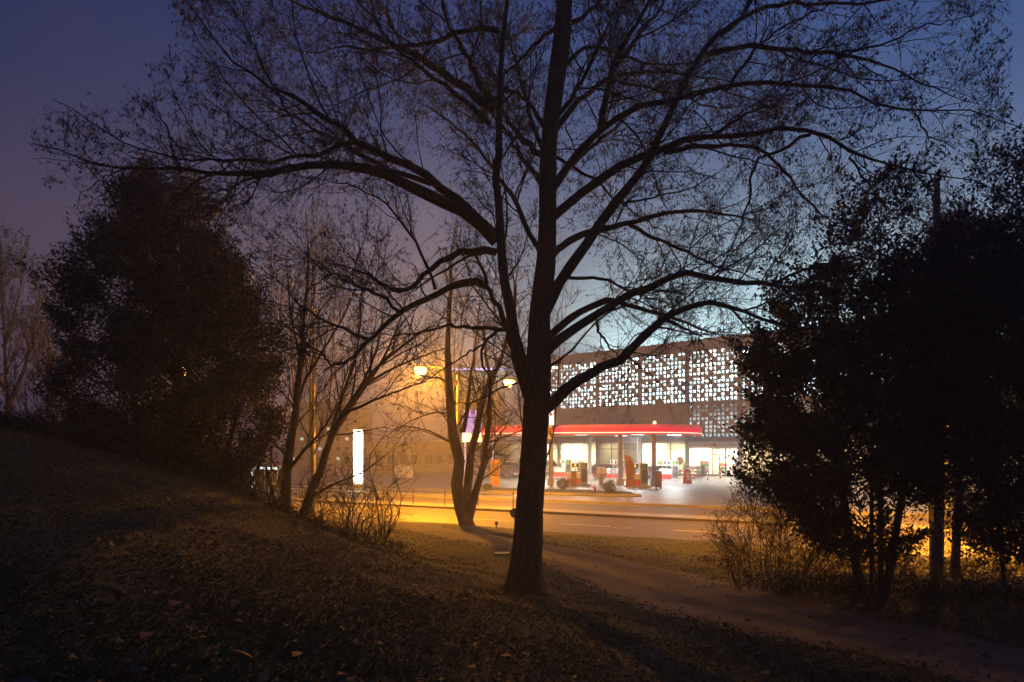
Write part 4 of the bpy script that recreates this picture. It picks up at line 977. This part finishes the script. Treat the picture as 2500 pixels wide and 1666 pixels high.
OUT_Y = [-400, 0, 60, 100, 160, 200, 235, 330, 400, 450, 520, 580, 700, 2000]; OUT_X = [330, 415, 425, 430, 340, 315, 120, 65, 75, 110, 180, 240, 300, 300]
def inside(B):
    sx = CX + B[..., 0] / B[..., 1] * F; sy = HY - (B[..., 2] - CAMZ) / B[..., 1] * F
    return ((sx > np.interp(sy, OUT_Y, OUT_X) - 12) & (sx < 2475)).all(1)
k_ = inside(B2); B2, R2 = B2[k_], R2[k_]
B3, R3 = spawn(B2, R2, 7.0, .62, 48, .6, m=6, tmin=.08, up=.03, wob=.12, rmin=.0025, rg=rgt, lk=90, lb=.2, thin=.008)
k_ = inside(B3); B3, R3 = B3[k_], R3[k_]
B4, R4 = spawn(B3, R3, 8.5, .27, 48, .7, m=4, tmin=.10, up=-.02, wob=.16, rmin=.0019, rg=rgt, lk=99, lb=.2)
k_ = inside(B4); B4, R4 = B4[k_], R4[k_]
V, Fq = joinVF([tube_batch(B2, R2, 5), tube_batch(B3, R3, 4), tube_batch(B4, R4, 3)])
fast_mesh('crown', V, Fq, 'twig', lin)
# bracts thin out towards the bottom of the crown and gather at its outside
sel = B4[(rgt.random(len(B4)) < np.clip((B4[:, -1, 2] - 4.2) / 4.5, .12, 1))]
V, Fq = bracts(sel, 180000, rgt, .052)
fast_mesh('seed_bracts', V, Fq, 'dryleaf', lin)
print('linden', len(B2), len(B3), len(B4))

# ------------------------------------------------------------------ other bare trees and shrubs
def bare_tree(name, label, cat, stems, bark='bark2', group=None, per=(1.6, 3.0, 4.0), ln=(1.6, .7, .3), up=.12, rmin=.003, leaf=None, nleaf=0, sides=9, seed=1, tips=.2, part='stem', levels=3, crownmat='twig', lsize=.05, bang=42):
    """stems: list of (points as (px, py, Y), width start, width tip in pixels)"""
    rg = np.random.default_rng(seed)
    b = stems[0][0][0]; base = at(*b)
    t = thing(name, label, cat, (0, 0, 0), 0, group)
    P_, R_ = [], []
    for pts, w0, w1 in stems:
        q = resample(np.array([at(*p) for p in pts]), 14); n = len(q)
        rs = (w1 + (w0 - w1) * np.linspace(1, 0, n) ** 1.4) * .5 / F * q[:, 1]; rs[0] *= 1.12
        q = q + rg.standard_normal((n, 3)) * rs.mean() * .25
        V, Fq = tube_batch(q[None], (rs * (1 + .05 * rg.standard_normal(n)))[None], sides)
        fast_mesh(part, V, Fq, bark, t); P_.append(q); R_.append(rs)
    P_, R_ = np.array(P_), np.array(R_); ch = []
    cur = (P_, R_)
    for k in range(levels):
        cur = spawn(cur[0], cur[1], per[k], ln[k], bang, .55, m=(8, 6, 4)[k], tmin=tips if k == 0 else .12, up=up if k < 2 else up * .5, wob=.16, rmin=rmin * (1.6, 1.2, 1)[k], rg=rg)
        ch.append(tube_batch(cur[0], cur[1], (5, 4, 3)[k]))
    V, Fq = joinVF(ch); fast_mesh('crown', V, Fq, crownmat, t)
    if leaf and nleaf:
        V, Fq = bracts(cur[0], nleaf, rg, lsize, .3); fast_mesh('leaves', V, Fq, leaf, t)
    return t
D3 = 30.5
bare_tree('multi_stem_tree', 'three stemmed bare tree on the verge left of the big trunk', 'tree', [
    ([(1138, 1290, D3), (1125, 1240, D3), (1120, 1190, D3), (1113, 1120, D3), (1108, 1060, D3), (1098, 985, D3), (1091, 920, D3), (1093, 850, D3), (1098, 760, D3), (1102, 690, D3 + .6), (1108, 600, D3 + 1)], 36, 7),
    ([(1136, 1285, D3), (1143, 1190, D3 + .2), (1152, 1115, D3 + .3), (1164, 1055, D3 + .3), (1172, 1000, D3), (1180, 960, D3 - .3), (1200, 920, D3 - .5), (1230, 860, D3 - .8), (1250, 790, D3 - 1), (1262, 700, D3 - 1)], 27, 7),
    ([(1145, 1275, D3), (1158, 1205, D3 - .2), (1174, 1165, D3 - .3), (1181, 1110, D3 - .3), (1186, 1068, D3 - .2), (1195, 1030, D3), (1197, 985, D3), (1190, 900, D3 + .4), (1180, 800, D3 + .8)], 23, 6),
    ([(1130, 1055, D3 + .1), (1138, 1010, D3 + .3), (1146, 940, D3 + .6), (1160, 850, D3 + 1), (1172, 740, D3 + 1.4)], 12, 4),
    ([(1114, 1090, D3), (1075, 1065, D3 - .4), (1030, 1048, D3 - .8), (980, 1040, D3 - 1)], 6, 2.5), ([(1104, 1010, D3), (1060, 1008, D3 - .4), (1000, 1030, D3 - .8), (950, 1060, D3 - 1)], 5, 2),
    ([(1190, 1082, D3), (1215, 1072, D3 - .4), (1245, 1062, D3 - .8), (1300, 1040, D3 - 1.2)], 6, 2.5), ([(1098, 940, D3), (1075, 925, D3 + .3), (1040, 920, D3 + .6), (1010, 905, D3 + 1)], 6, 2.5)],
    per=(2.6, 3.6, 4.0), ln=(2.2, 1.0, .4), rmin=.004, seed=3, up=.16, leaf='dryleaf', nleaf=2500, lsize=.07)
D4 = 19.5
bare_tree('upright_tree', 'dark upright tree with a slim straight trunk at the foot of the bank', 'tree', [
    ([(697, 1262, D4), (697, 1200, D4), (704, 1120, D4), (712, 1050, D4), (722, 985, D4), (730, 930, D4), (737, 860, D4), (742, 780, D4), (748, 690, D4), (752, 600, D4)], 30, 5),
    ([(700, 1150, D4), (735, 1110, D4 - .4), (765, 1075, D4 - .8), (800, 1030, D4 - 1.2), (840, 960, D4 - 1.4)], 11, 3),
    ([(720, 1000, D4), (745, 930, D4 + .3), (785, 860, D4 + .6), (835, 780, D4 + 1), (870, 700, D4 + 1.2)], 10, 3), ([(735, 880, D4), (715, 800, D4 + .4), (705, 720, D4 + .6), (700, 640, D4 + .8)], 8, 2.5),
    ([(672, 1255, D4 - .4), (668, 1210, D4 - .4), (655, 1170, D4 - .5), (650, 1140, D4 - .6)], 12, 6)],
    per=(3.2, 4.5, 5), ln=(1.5, .7, .3), seed=4, up=.3, leaf='dryleaf', nleaf=1500)
bare_tree('leaning_tree', 'bare tree leaning to the right with many straight rising stems', 'tree', [
    ([(735, 1275, D4 + .5), (760, 1200, D4 + .5), (790, 1120, D4 + .4), (815, 1060, D4 + .3), (845, 1000, D4 + .2), (880, 945, D4), (930, 890, D4 - .2), (990, 840, D4 - .4), (1050, 800, D4 - .6)], 26, 5),
    ([(825, 1040, D4 + .3), (860, 990, D4 + .6), (900, 930, D4 + .9), (940, 870, D4 + 1.1), (970, 800, D4 + 1.3), (990, 740, D4 + 1.5)], 13, 3),
    ([(800, 1090, D4 + .3), (820, 1020, D4 + .6), (845, 940, D4 + .9), (870, 860, D4 + 1.2), (880, 780, D4 + 1.4), (885, 700, D4 + 1.6)], 12, 3),
    ([(838, 1010, D4 + .2), (900, 985, D4 - .2), (970, 955, D4 - .5), (1040, 930, D4 - .9)], 9, 3), ([(850, 1000, D4 + .2), (890, 925, D4), (920, 850, D4 - .3), (935, 760, D4 - .6)], 10, 3),
    ([(765, 1210, D4 + .3), (820, 1180, D4 - .3), (870, 1160, D4 - .8), (920, 1130, D4 - 1.2)], 8, 3), ([(880, 945, D4), (960, 900, D4 + .4), (1030, 870, D4 + .8), (1090, 850, D4 + 1)], 8, 3)],
    per=(2.8, 4.2, 5), ln=(1.6, .75, .3), seed=5, up=.22, leaf='dryleaf', nleaf=1800)
def shrub(name, label, cx, by, Y, wpx, hpx, n, seed, leaf=None, nleaf=0, spread=1.0, per=(3.0, 5.0), ln=(.55, .22), lean=0, w=5, group=None, rmin=.0028, up=.06, lsize=.045):
    rg = np.random.default_rng(seed); st = []
    for k in range(n):
        a = rg.uniform(-1, 1); b = rg.uniform(-1, 1); x0 = cx + a * wpx * .12 * spread; Y0 = Y + b * .5
        h = hpx * rg.uniform(.55, 1.0) * (1 - .5 * a * a); x1 = cx + a * wpx * .5 + lean * h; Y1 = Y0 + b * wpx * .4 / F * Y
        st.append(([(x0, by + 14, Y0), (x0 + (x1 - x0) * .22 + rg.normal() * hpx * .05, by - h * .3, Y0 + (Y1 - Y0) * .2), (x0 + (x1 - x0) * .45 + rg.normal() * hpx * .07, by - h * .6, Y0 + (Y1 - Y0) * .4), (x0 + (x1 - x0) * .75 + rg.normal() * hpx * .06, by - h * .85, Y0 + (Y1 - Y0) * .75), (x1, by - h, Y1)], w * .55 * rg.uniform(.6, 1.2), 1.2))
    return bare_tree(name, label, 'shrub', st, per=per + (4,), ln=ln + (.2,), rmin=rmin, seed=seed, up=up, sides=5, levels=2, leaf=leaf, nleaf=nleaf, tips=.25, bark='twig', group=group, lsize=lsize, bang=55)
shrub('slender_shrub', 'slender bare shrub of thin upright stems at the edge of the path', 935, 1300, 19.5, 190, 330, 7, 21, 'dryleaf', 300, spread=.5, w=7, per=(1.6, 3.5), ln=(.9, .4))
shrub('thicket_shrub', 'dense dark thicket of bare shoots right of the leaning tree', 815, 1298, 18.0, 210, 190, 34, 22, 'dryleaf', 1500, spread=3.2, per=(6, 8), rmin=.0022)
shrub('bramble_shrub', 'low tangled bramble between the slender shrub and the thicket', 872, 1318, 17.5, 190, 110, 26, 23, 'dryleaf', 900, spread=3.0, per=(6, 8), rmin=.0022)
shrub('bank_shrub', 'bare brushwood on the bank below the tall evergreen', 560, 1216, 18.5, 200, 140, 30, 24, 'dryleaf', 1400, spread=3.4, per=(6, 8), rmin=.0022)
shrub('sapling_shrub', 'young bare shoots in front of the upright tree', 655, 1260, 18.0, 120, 150, 20, 25, 'dryleaf', 500, spread=3.0, per=(6, 7), rmin=.0022)
shrub('arching_shrub', 'thin arching shrub left of the tall evergreen', 165, 1110, 17.0, 330, 480, 14, 26, 'dryleaf', 500, spread=1.6, per=(1.8, 4), ln=(.8, .35), w=4)
shrub('brush_shrub', 'dark brushwood at the left end of the bank', 110, 1085, 18.5, 300, 260, 36, 27, 'holly2', 5000, spread=3.2, lsize=.07)
shrub('rosehip_shrub', 'wide bare twiggy shrub with small hips beside the right edge of the lawn', 1895, 1432, 14.6, 330, 270, 70, 28, 'dryleaf', 4200, spread=2.6, per=(9, 10), ln=(.55, .26), w=3.2, rmin=.0022)
shrub('undergrowth_shrub', 'low twiggy undergrowth between the holly stems and the wooden pole', 2210, 1455, 14.6, 260, 170, 28, 29, 'holly2', 2200, spread=3.0, lsize=.06)
shrub('edge_shrub', 'low leafy undergrowth right of the wooden pole', 2420, 1470, 14.4, 260, 150, 26, 30, 'holly2', 2600, spread=3.2, lsize=.07)

# ------------------------------------------------------------------ evergreens
def evergreen(name, label, prof, Y, depth, seed, stems, leaf='holly', size=.06, ncl=900, per=90, spread=.16, gaps=(), stempart='trunk', sprays=320, thin=None):
    """prof: outline as (py, px left, px right); leaf sprays fill the round body it describes, denser towards its skin"""
    rg = np.random.default_rng(seed); t = thing(name, label, 'tree', (0, 0, 0), 0, 'evergreen trees')
    pr = np.array(prof, float); ys = pr[:, 0]
    z = CAMZ - (ys - HY) / F * Y; xl = (pr[:, 1] - CX) / F * Y; xr = (pr[:, 2] - CX) / F * Y
    o = np.argsort(z); z, xl, xr = z[o], xl[o], xr[o]
    w_ = np.interp(np.linspace(z[0], z[-1], 200), z, np.maximum(xr - xl, .05)); cd = np.cumsum(w_ ** 1.4); cd /= cd[-1]
    zz = np.interp(rg.random(ncl), cd, np.linspace(z[0], z[-1], 200))
    l_, r_ = np.interp(zz, z, xl), np.interp(zz, z, xr)
    a = rg.random(ncl) * 2 * np.pi; rr = rg.random(ncl) ** .40
    rr *= .93 + .07 * np.sin(a * 3 + zz * 2.1) + .06 * np.sin(zz * 5 + a * 2)
    C = np.stack([(l_ + r_) / 2 + (r_ - l_) / 2 * rr * np.cos(a) * .95, Y + depth * np.minimum((r_ - l_) / np.max(xr - xl), 1) * rr * np.sin(a), zz], 1)
    if thin:
        sy = HY - (C[:, 2] - CAMZ) / C[:, 1] * F; C = C[rg.random(len(C)) < np.clip(thin[1] + (1 - thin[1]) * (sy - thin[0]) / (thin[2] - thin[0]), thin[1], 1)]
    for (gx, gy, gr) in gaps:        # holes through which the light behind shows
        sx = CX + C[:, 0] / C[:, 1] * F; sy = HY - (C[:, 2] - CAMZ) / C[:, 1] * F
        keep = ((sx - gx) ** 2 + (sy - gy) ** 2 > gr ** 2) | (rg.random(len(C)) < .22); C = C[keep]
    V, Fq = leaves(C, per, spread, size, rg)
    # leafy shoots that stand out of the outline
    k = rg.integers(0, len(C), sprays); top = C[k]; mid = np.array([C[:, 0].mean(), Y, 0]); D = norm(norm((top - mid) * np.array([1, 1, 0])) + np.array([0, 0, .9]) + .3 * rg.standard_normal((sprays, 3)))
    tips = top + D * rg.uniform(.25, .85, (sprays, 1)); sh = np.stack([top, (top + tips) / 2 + .03 * rg.standard_normal((sprays, 3)), tips], 1)
    L2 = (sh[:, :1] + (sh[:, 2:] - sh[:, :1]) * np.linspace(.2, 1, 10)[None, :, None]).reshape(-1, 3)
    V2, F2 = leaves(L2, 6, .045, size, rg, up=.6)
    V, Fq = joinVF([(V, Fq), (V2, F2)]); fast_mesh('crown', V, Fq, leaf, t)
    for pts, w0, w1 in stems:
        q = resample(np.array([at(*p) for p in pts]), 14); rs = np.linspace(w0, w1, 14) * .5 / F * q[:, 1]
        fast_mesh(stempart, *tube_batch(q[None], rs[None], 9), 'bark2', t)
    ax = np.array([[np.interp(c[2] - .8 - .3 * abs(c[0] - mid[0]), z, (xl + xr) / 2), Y, max(z[0], c[2] - .5 - .45 * abs(c[0] - mid[0]))] for c in C[::5]])
    br = np.stack([ax, (ax + C[::5]) / 2 + np.array([0, 0, .1]) + .08 * rg.standard_normal(ax.shape), C[::5]], 1)
    brV, brF = joinVF([tube_batch(br, np.tile([.014, .009, .004], (len(br), 1)), 4), tube_batch(sh, np.full((sprays, 3), .004), 3)])
    fast_mesh('inner_crown', brV, brF, 'twig', t)
    return t
H1 = 17.0
evergreen('holly_tree', 'tall dark cone shaped evergreen on the grassy bank at the left',
    [(415, 385, 440), (450, 330, 490), (490, 290, 530), (545, 235, 560), (610, 215, 595), (640, 150, 620), (700, 140, 665), (780, 150, 680), (860, 165, 700), (940, 150, 705), (1010, 170, 720), (1080, 180, 700), (1140, 250, 660), (1190, 420, 620)],
    H1, 2.6, 41, [([(440, 1210, H1), (435, 1000, H1), (425, 700, H1), (425, 470, H1)], 34, 6), ([(360, 1160, H1 - .3), (330, 1000, H1 - .5), (280, 800, H1 - .6)], 16, 4), ([(520, 1210, H1), (560, 1080, H1 + .3), (610, 900, H1 + .4)], 16, 4), ([(590, 1225, H1), (640, 1120, H1 - .2), (670, 1010, H1 - .3)], 10, 4)],
    ncl=1500, per=95, spread=.17, size=.085, gaps=((250, 930, 60), (430, 930, 36), (600, 1010, 46), (420, 1170, 50), (560, 1090, 34), (230, 800, 50), (300, 700, 30)))
H2 = 13.6
evergreen('holly_thicket', 'airy evergreen with several bare stems left of the wooden pole',
    [(430, 2090, 2180), (500, 2030, 2260), (580, 1990, 2300), (680, 1900, 2320), (780, 1860, 2330), (860, 1830, 2340), (960, 1815, 2340), (1060, 1800, 2330), (1140, 1800, 2310), (1220, 1860, 2290), (1300, 1960, 2260), (1360, 2040, 2200)],
    H2, 1.9, 42, [([(2105, 1452, H2), (2090, 1380, H2), (2065, 1260, H2), (2050, 1100, H2), (2040, 900, H2 + .3), (2050, 650, H2 + .5)], 24, 6), ([(2128, 1455, H2 - .2), (2128, 1300, H2 - .2), (2130, 1100, H2), (2140, 850, H2), (2150, 560, H2)], 11, 5),
        ([(2148, 1455, H2), (2150, 1350, H2), (2150, 1200, H2 + .2), (2160, 1000, H2 + .3), (2180, 750, H2 + .5)], 14, 5), ([(2158, 1458, H2), (2170, 1400, H2), (2190, 1280, H2), (2215, 1130, H2 - .2), (2240, 950, H2 - .3), (2250, 700, H2 - .4)], 22, 6)],
    leaf='holly', ncl=1400, per=58, spread=.15, size=.092, thin=(450, .3, 950), sprays=520, gaps=((1960, 640, 60), (2140, 1010, 28), (2110, 640, 40), (1900, 1130, 26), (2050, 780, 36), (2240, 560, 50), (2110, 1240, 80), (2230, 1250, 60), (1980, 980, 40)))
H3 = 11.6
evergreen('yew_tree', 'broad dark evergreen filling the right edge behind the path',
    [(300, 2480, 2620), (380, 2400, 2700), (480, 2330, 2760), (600, 2290, 2800), (720, 2270, 2820), (860, 2250, 2830), (1000, 2250, 2830), (1120, 2270, 2820), (1220, 2300, 2800), (1290, 2330, 2780), (1360, 2370, 2740)],
    H3, 1.9, 43, [([(2540, 1520, H3), (2530, 1200, H3), (2520, 800, H3), (2540, 420, H3)], 40, 8), ([(2460, 1500, H3 + .4), (2440, 1300, H3 + .4), (2410, 1000, H3 + .5)], 12, 5)],
    leaf='holly2', ncl=1500, per=60, spread=.15, size=.078, thin=(330, .4, 700), sprays=520, gaps=((2440, 1110, 44), (2330, 1050, 36), (2360, 1230, 50), (2480, 960, 40), (2400, 500, 40)))
H4 = 16.5
evergreen('ivy_tree', 'dark leafy evergreen between the wooden pole and the right edge',
    [(520, 2290, 2420), (620, 2250, 2460), (740, 2230, 2480), (880, 2230, 2490), (1000, 2240, 2490), (1100, 2260, 2480), (1200, 2300, 2470), (1270, 2340, 2460)],
    H4, 1.6, 44, [([(2330, 1420, H4), (2340, 1200, H4), (2350, 900, H4), (2350, 600, H4)], 22, 6)], leaf='holly2', ncl=850, per=100, spread=.17, size=.06, gaps=((2300, 1130, 40), (2400, 1180, 44)))
# misty trees beyond the bank and behind the filling station
bare_tree('misty_tree', 'tall feathery tree fading into the mist at the left edge', 'tree', [
    ([(20, 1140, 34), (18, 1000, 34), (10, 820, 34), (4, 700, 34), (0, 590, 34)], 12, 4), ([(18, 1000, 34), (60, 900, 34.5), (85, 800, 35), (100, 700, 35)], 12, 3), ([(15, 950, 34), (-40, 860, 33), (-80, 740, 33)], 12, 3), ([(10, 850, 34), (40, 750, 34), (60, 650, 34)], 9, 3)],
    per=(2.4, 4.0, 4.0), ln=(2.2, 1.0, .5), rmin=.007, bark='twig', seed=51, up=.35, leaf='holly2', nleaf=7000, group='trees in the mist', lsize=.13)
bare_tree('misty_tree', 'round bushy tree in the mist right of the feathery tree at the left edge', 'tree', [
    ([(120, 1140, 38), (122, 1000, 38), (118, 860, 38), (112, 740, 38)], 18, 4), ([(122, 1000, 38), (160, 920, 38.5), (190, 840, 39)], 10, 3), ([(120, 960, 38), (90, 880, 37), (70, 800, 37)], 10, 3)],
    per=(2.4, 4.0, 4.0), ln=(2.0, 1.0, .5), rmin=.008, bark='twig', seed=52, up=.25, leaf='holly2', nleaf=7000, group='trees in the mist', lsize=.13)
for i, (x, top, Y, lab) in enumerate(((760, 560, 33, 'slim upright bare tree in the mist above the leaning tree'), (660, 640, 36, 'pale bare tree in the mist beside the tall evergreen'), (1112, 640, 60, 'hazy bare tree behind the three stemmed tree'), (1312, 610, 27, 'bare tree hidden behind the big trunk with its hazy crown on both sides'))):
    by = HY + (CAMZ - .1) * F / Y
    bare_tree('misty_tree', lab, 'tree', [([(x, by, Y), (x + 2, by - 120, Y), (x - 4, (by + top) / 2, Y), (x + 3, top + 90, Y), (x, top, Y)], 7.5, 2.5), ([(x, by - 150, Y), (x + 40, by - 260, Y + .6), (x + 60, top + 150, Y + 1)], 5, 2), ([(x, by - 190, Y), (x - 40, by - 290, Y - .6), (x - 55, top + 160, Y - 1)], 5, 2),
        ([(x, by - 230, Y), (x + 22, top + 160, Y - .6), (x + 30, top + 60, Y - 1)], 4, 2)], per=(2.2, 3.0, 3.0), ln=(2.4, 1.1, .5), rmin=.0065, seed=60 + i, up=.3, group='trees in the mist')

# ------------------------------------------------------------------ turf, fallen leaves
rgg = np.random.default_rng(77)
def scatter(n, y0, y1, pw):
    Y = y0 + (y1 - y0) * rgg.random(n) ** pw; X = (rgg.random(n) * 2 - 1) * (Y * .80 + .6)
    d = (np.stack([X, Y], 1) - P0) @ NX
    px_l, px_r = np.interp(Y, lo_e[::-1, 1], lo_e[::-1, 0]), np.interp(Y, up_e[::-1, 1], up_e[::-1, 0])
    on = (X > px_l - .12) & (X < px_r + .12)
    return X, Y, d, on
X, Y, d, on = scatter(480000, 2.4, 27, 1.45)
edge = .5 + .5 * np.sin(X * 1.7 + 2 * np.sin(Y * .9)) * np.cos(Y * 1.3 + X * .4)
k = (~on | (rgg.random(len(X)) < .01)) & (d < -.1) & (rgg.random(len(X)) < .35 + .65 * edge); X, Y = X[k], Y[k]; n = len(X)
Zg = ground_z(X, Y) + near.max() * 0
Zg = Zg + np.exp(-((X / 14) ** 2 + ((Y - 10) / 14) ** 2)) * .03 * (np.sin(X * 3.1 + 1.3 * Y) * np.cos(Y * 2.3 - .7 * X)) - .008
b = np.stack([X, Y, Zg], 1); hh = (.025 + .05 * rgg.random(n) ** 2) * (.6 + .8 * rgg.random(n))
D = norm(np.stack([rgg.standard_normal(n) * .8 + .35, rgg.standard_normal(n) * .8, np.full(n, .75)], 1)); S = norm(np.cross(D, rgg.standard_normal((n, 3)))) * (.0022 + Y * .00018)[:, None]
tip = b + D * hh[:, None] + np.array([0, 0, -.008]); midp = b + D * hh[:, None] * .55 + np.array([0, 0, .006])
V = np.stack([b - S, b + S, midp + S * .8, tip], 1)
fast_mesh('grass', V.reshape(-1, 3), np.arange(n)[:, None] * 4 + np.array([[0, 1, 2, 3]]), 'grass')['kind'] = 'stuff'
X, Y, d, on = scatter(9000, 2.2, 24, 1.4)
big = 1 + 1.2 * (rgg.random(len(X)) < .15)
k = (~on | (rgg.random(len(X)) < .3)) & (d < -.1); X, Y, big = X[k], Y[k], big[k]; n = len(X)
c = np.stack([X, Y, ground_z(X, Y) + .035 + .02 * rgg.random(n)], 1)
D = norm(np.stack([rgg.standard_normal(n), rgg.standard_normal(n), .25 * rgg.standard_normal(n)], 1)); S = norm(np.cross(D, norm(np.array([0, 0, 1.]) + .45 * rgg.standard_normal((n, 3))))); L = ((.014 + .022 * rgg.random(n)) * big)[:, None]
V = np.stack([c - D * L, c + S * L * .5 + np.array([0, 0, .008]), c + D * L, c - S * L * .5 + np.array([0, 0, .012])], 1)
fast_mesh('leaf_litter', V.reshape(-1, 3), np.arange(n)[:, None] * 4 + np.array([[0, 1, 2, 3]]), 'litter')['kind'] = 'stuff'
# leaves blown along both edges of the path
e_ = np.concatenate([up_e[rgg.integers(20, 90, 1500)], lo_e[rgg.integers(20, 90, 1500)]]); c = e_ + rgg.standard_normal((3000, 2)) * .17; c = c[(c[:, 1] > 3) & ((c - P0) @ NX < -.2)]
c = np.concatenate([c, (ground_z(c[:, 0], c[:, 1]) + .045)[:, None]], 1); V, Fq = leaves(c, 1, .004, .055, rgg, .5, -.1)
fast_mesh('leaf_litter', V, Fq, 'litter')['kind'] = 'stuff'
# leaf litter under the evergreens on the right
n = 9000; X = rgg.uniform(5.5, 16, n); Y = rgg.uniform(10.5, 21, n); d = (np.stack([X, Y], 1) - P0) @ NX
k = (d < -.15) & (X > np.interp(Y, up_e[::-1, 1], up_e[::-1, 0]) + .1); X, Y = X[k], Y[k]; n = len(X)
c = np.stack([X, Y, ground_z(X, Y) + .02 + .03 * rgg.random(n)], 1); V, Fq = leaves(c, 1, .01, .09, rgg, .5, -.1)
fast_mesh('leaf_litter', V, Fq, 'litter')['kind'] = 'stuff'

# ivy and bramble along the crest of the bank and round the feet of the trees
rd = np.random.default_rng(91); cps = []
for pts, n, sp in (([(-10.5, 14.2), (-7.9, 16), (-6.6, 17), (-5.9, 18), (-4.6, 18.6), (-3.6, 19.2)], 620, .55), ([(-12.5, 13.5), (-10.5, 14.2), (-8.5, 15.6)], 260, .6), ([(5.8, 15.3), (7.2, 14.3), (9.5, 14.0), (12, 13)], 420, .7)):
    q = resample(pts, n); c = np.concatenate([q, np.zeros((n, 1))], 1)[:, :3] + rd.standard_normal((n, 3)) * np.array([sp, sp * .7, 0]); c[:, 2] = ground_z(c[:, 0], c[:, 1]) + .03 + np.abs(rd.standard_normal(n)) * .10; cps.append(c)
cps = np.concatenate(cps); V, Fq = leaves(cps, 26, .09, .06, rd, .6, .3)
st = cps[rd.integers(0, len(cps), 1500)]; S3 = np.stack([st, st + rd.standard_normal((1500, 3)) * .12 + np.array([0, 0, .16]), st + rd.standard_normal((1500, 3)) * .25 + np.array([0, 0, .25])], 1)
V, Fq = joinVF([(V, Fq), tube_batch(S3, np.full((1500, 3), .0035), 3)])
fast_mesh('ground_cover', V, Fq, 'holly2')['kind'] = 'stuff'

# ------------------------------------------------------------------ mist
hz = MB().box(-700, -320, -1.2, 700, 800, 27).build('haze'); hz['kind'] = 'stuff'
hm = bpy.data.materials.new('mist'); hm.use_nodes = True; n_, l_ = hm.node_tree.nodes, hm.node_tree.links; n_.clear()
o_ = n_.new('ShaderNodeOutputMaterial'); v_ = n_.new('ShaderNodeVolumePrincipled'); v_.inputs['Color'].default_value = (.86, .86, .9, 1)
v_.inputs['Density'].default_value = HAZE_DENSITY; v_.inputs['Anisotropy'].default_value = .5; l_.new(v_.outputs[0], o_.inputs['Volume'])
hz.data.materials.append(hm)
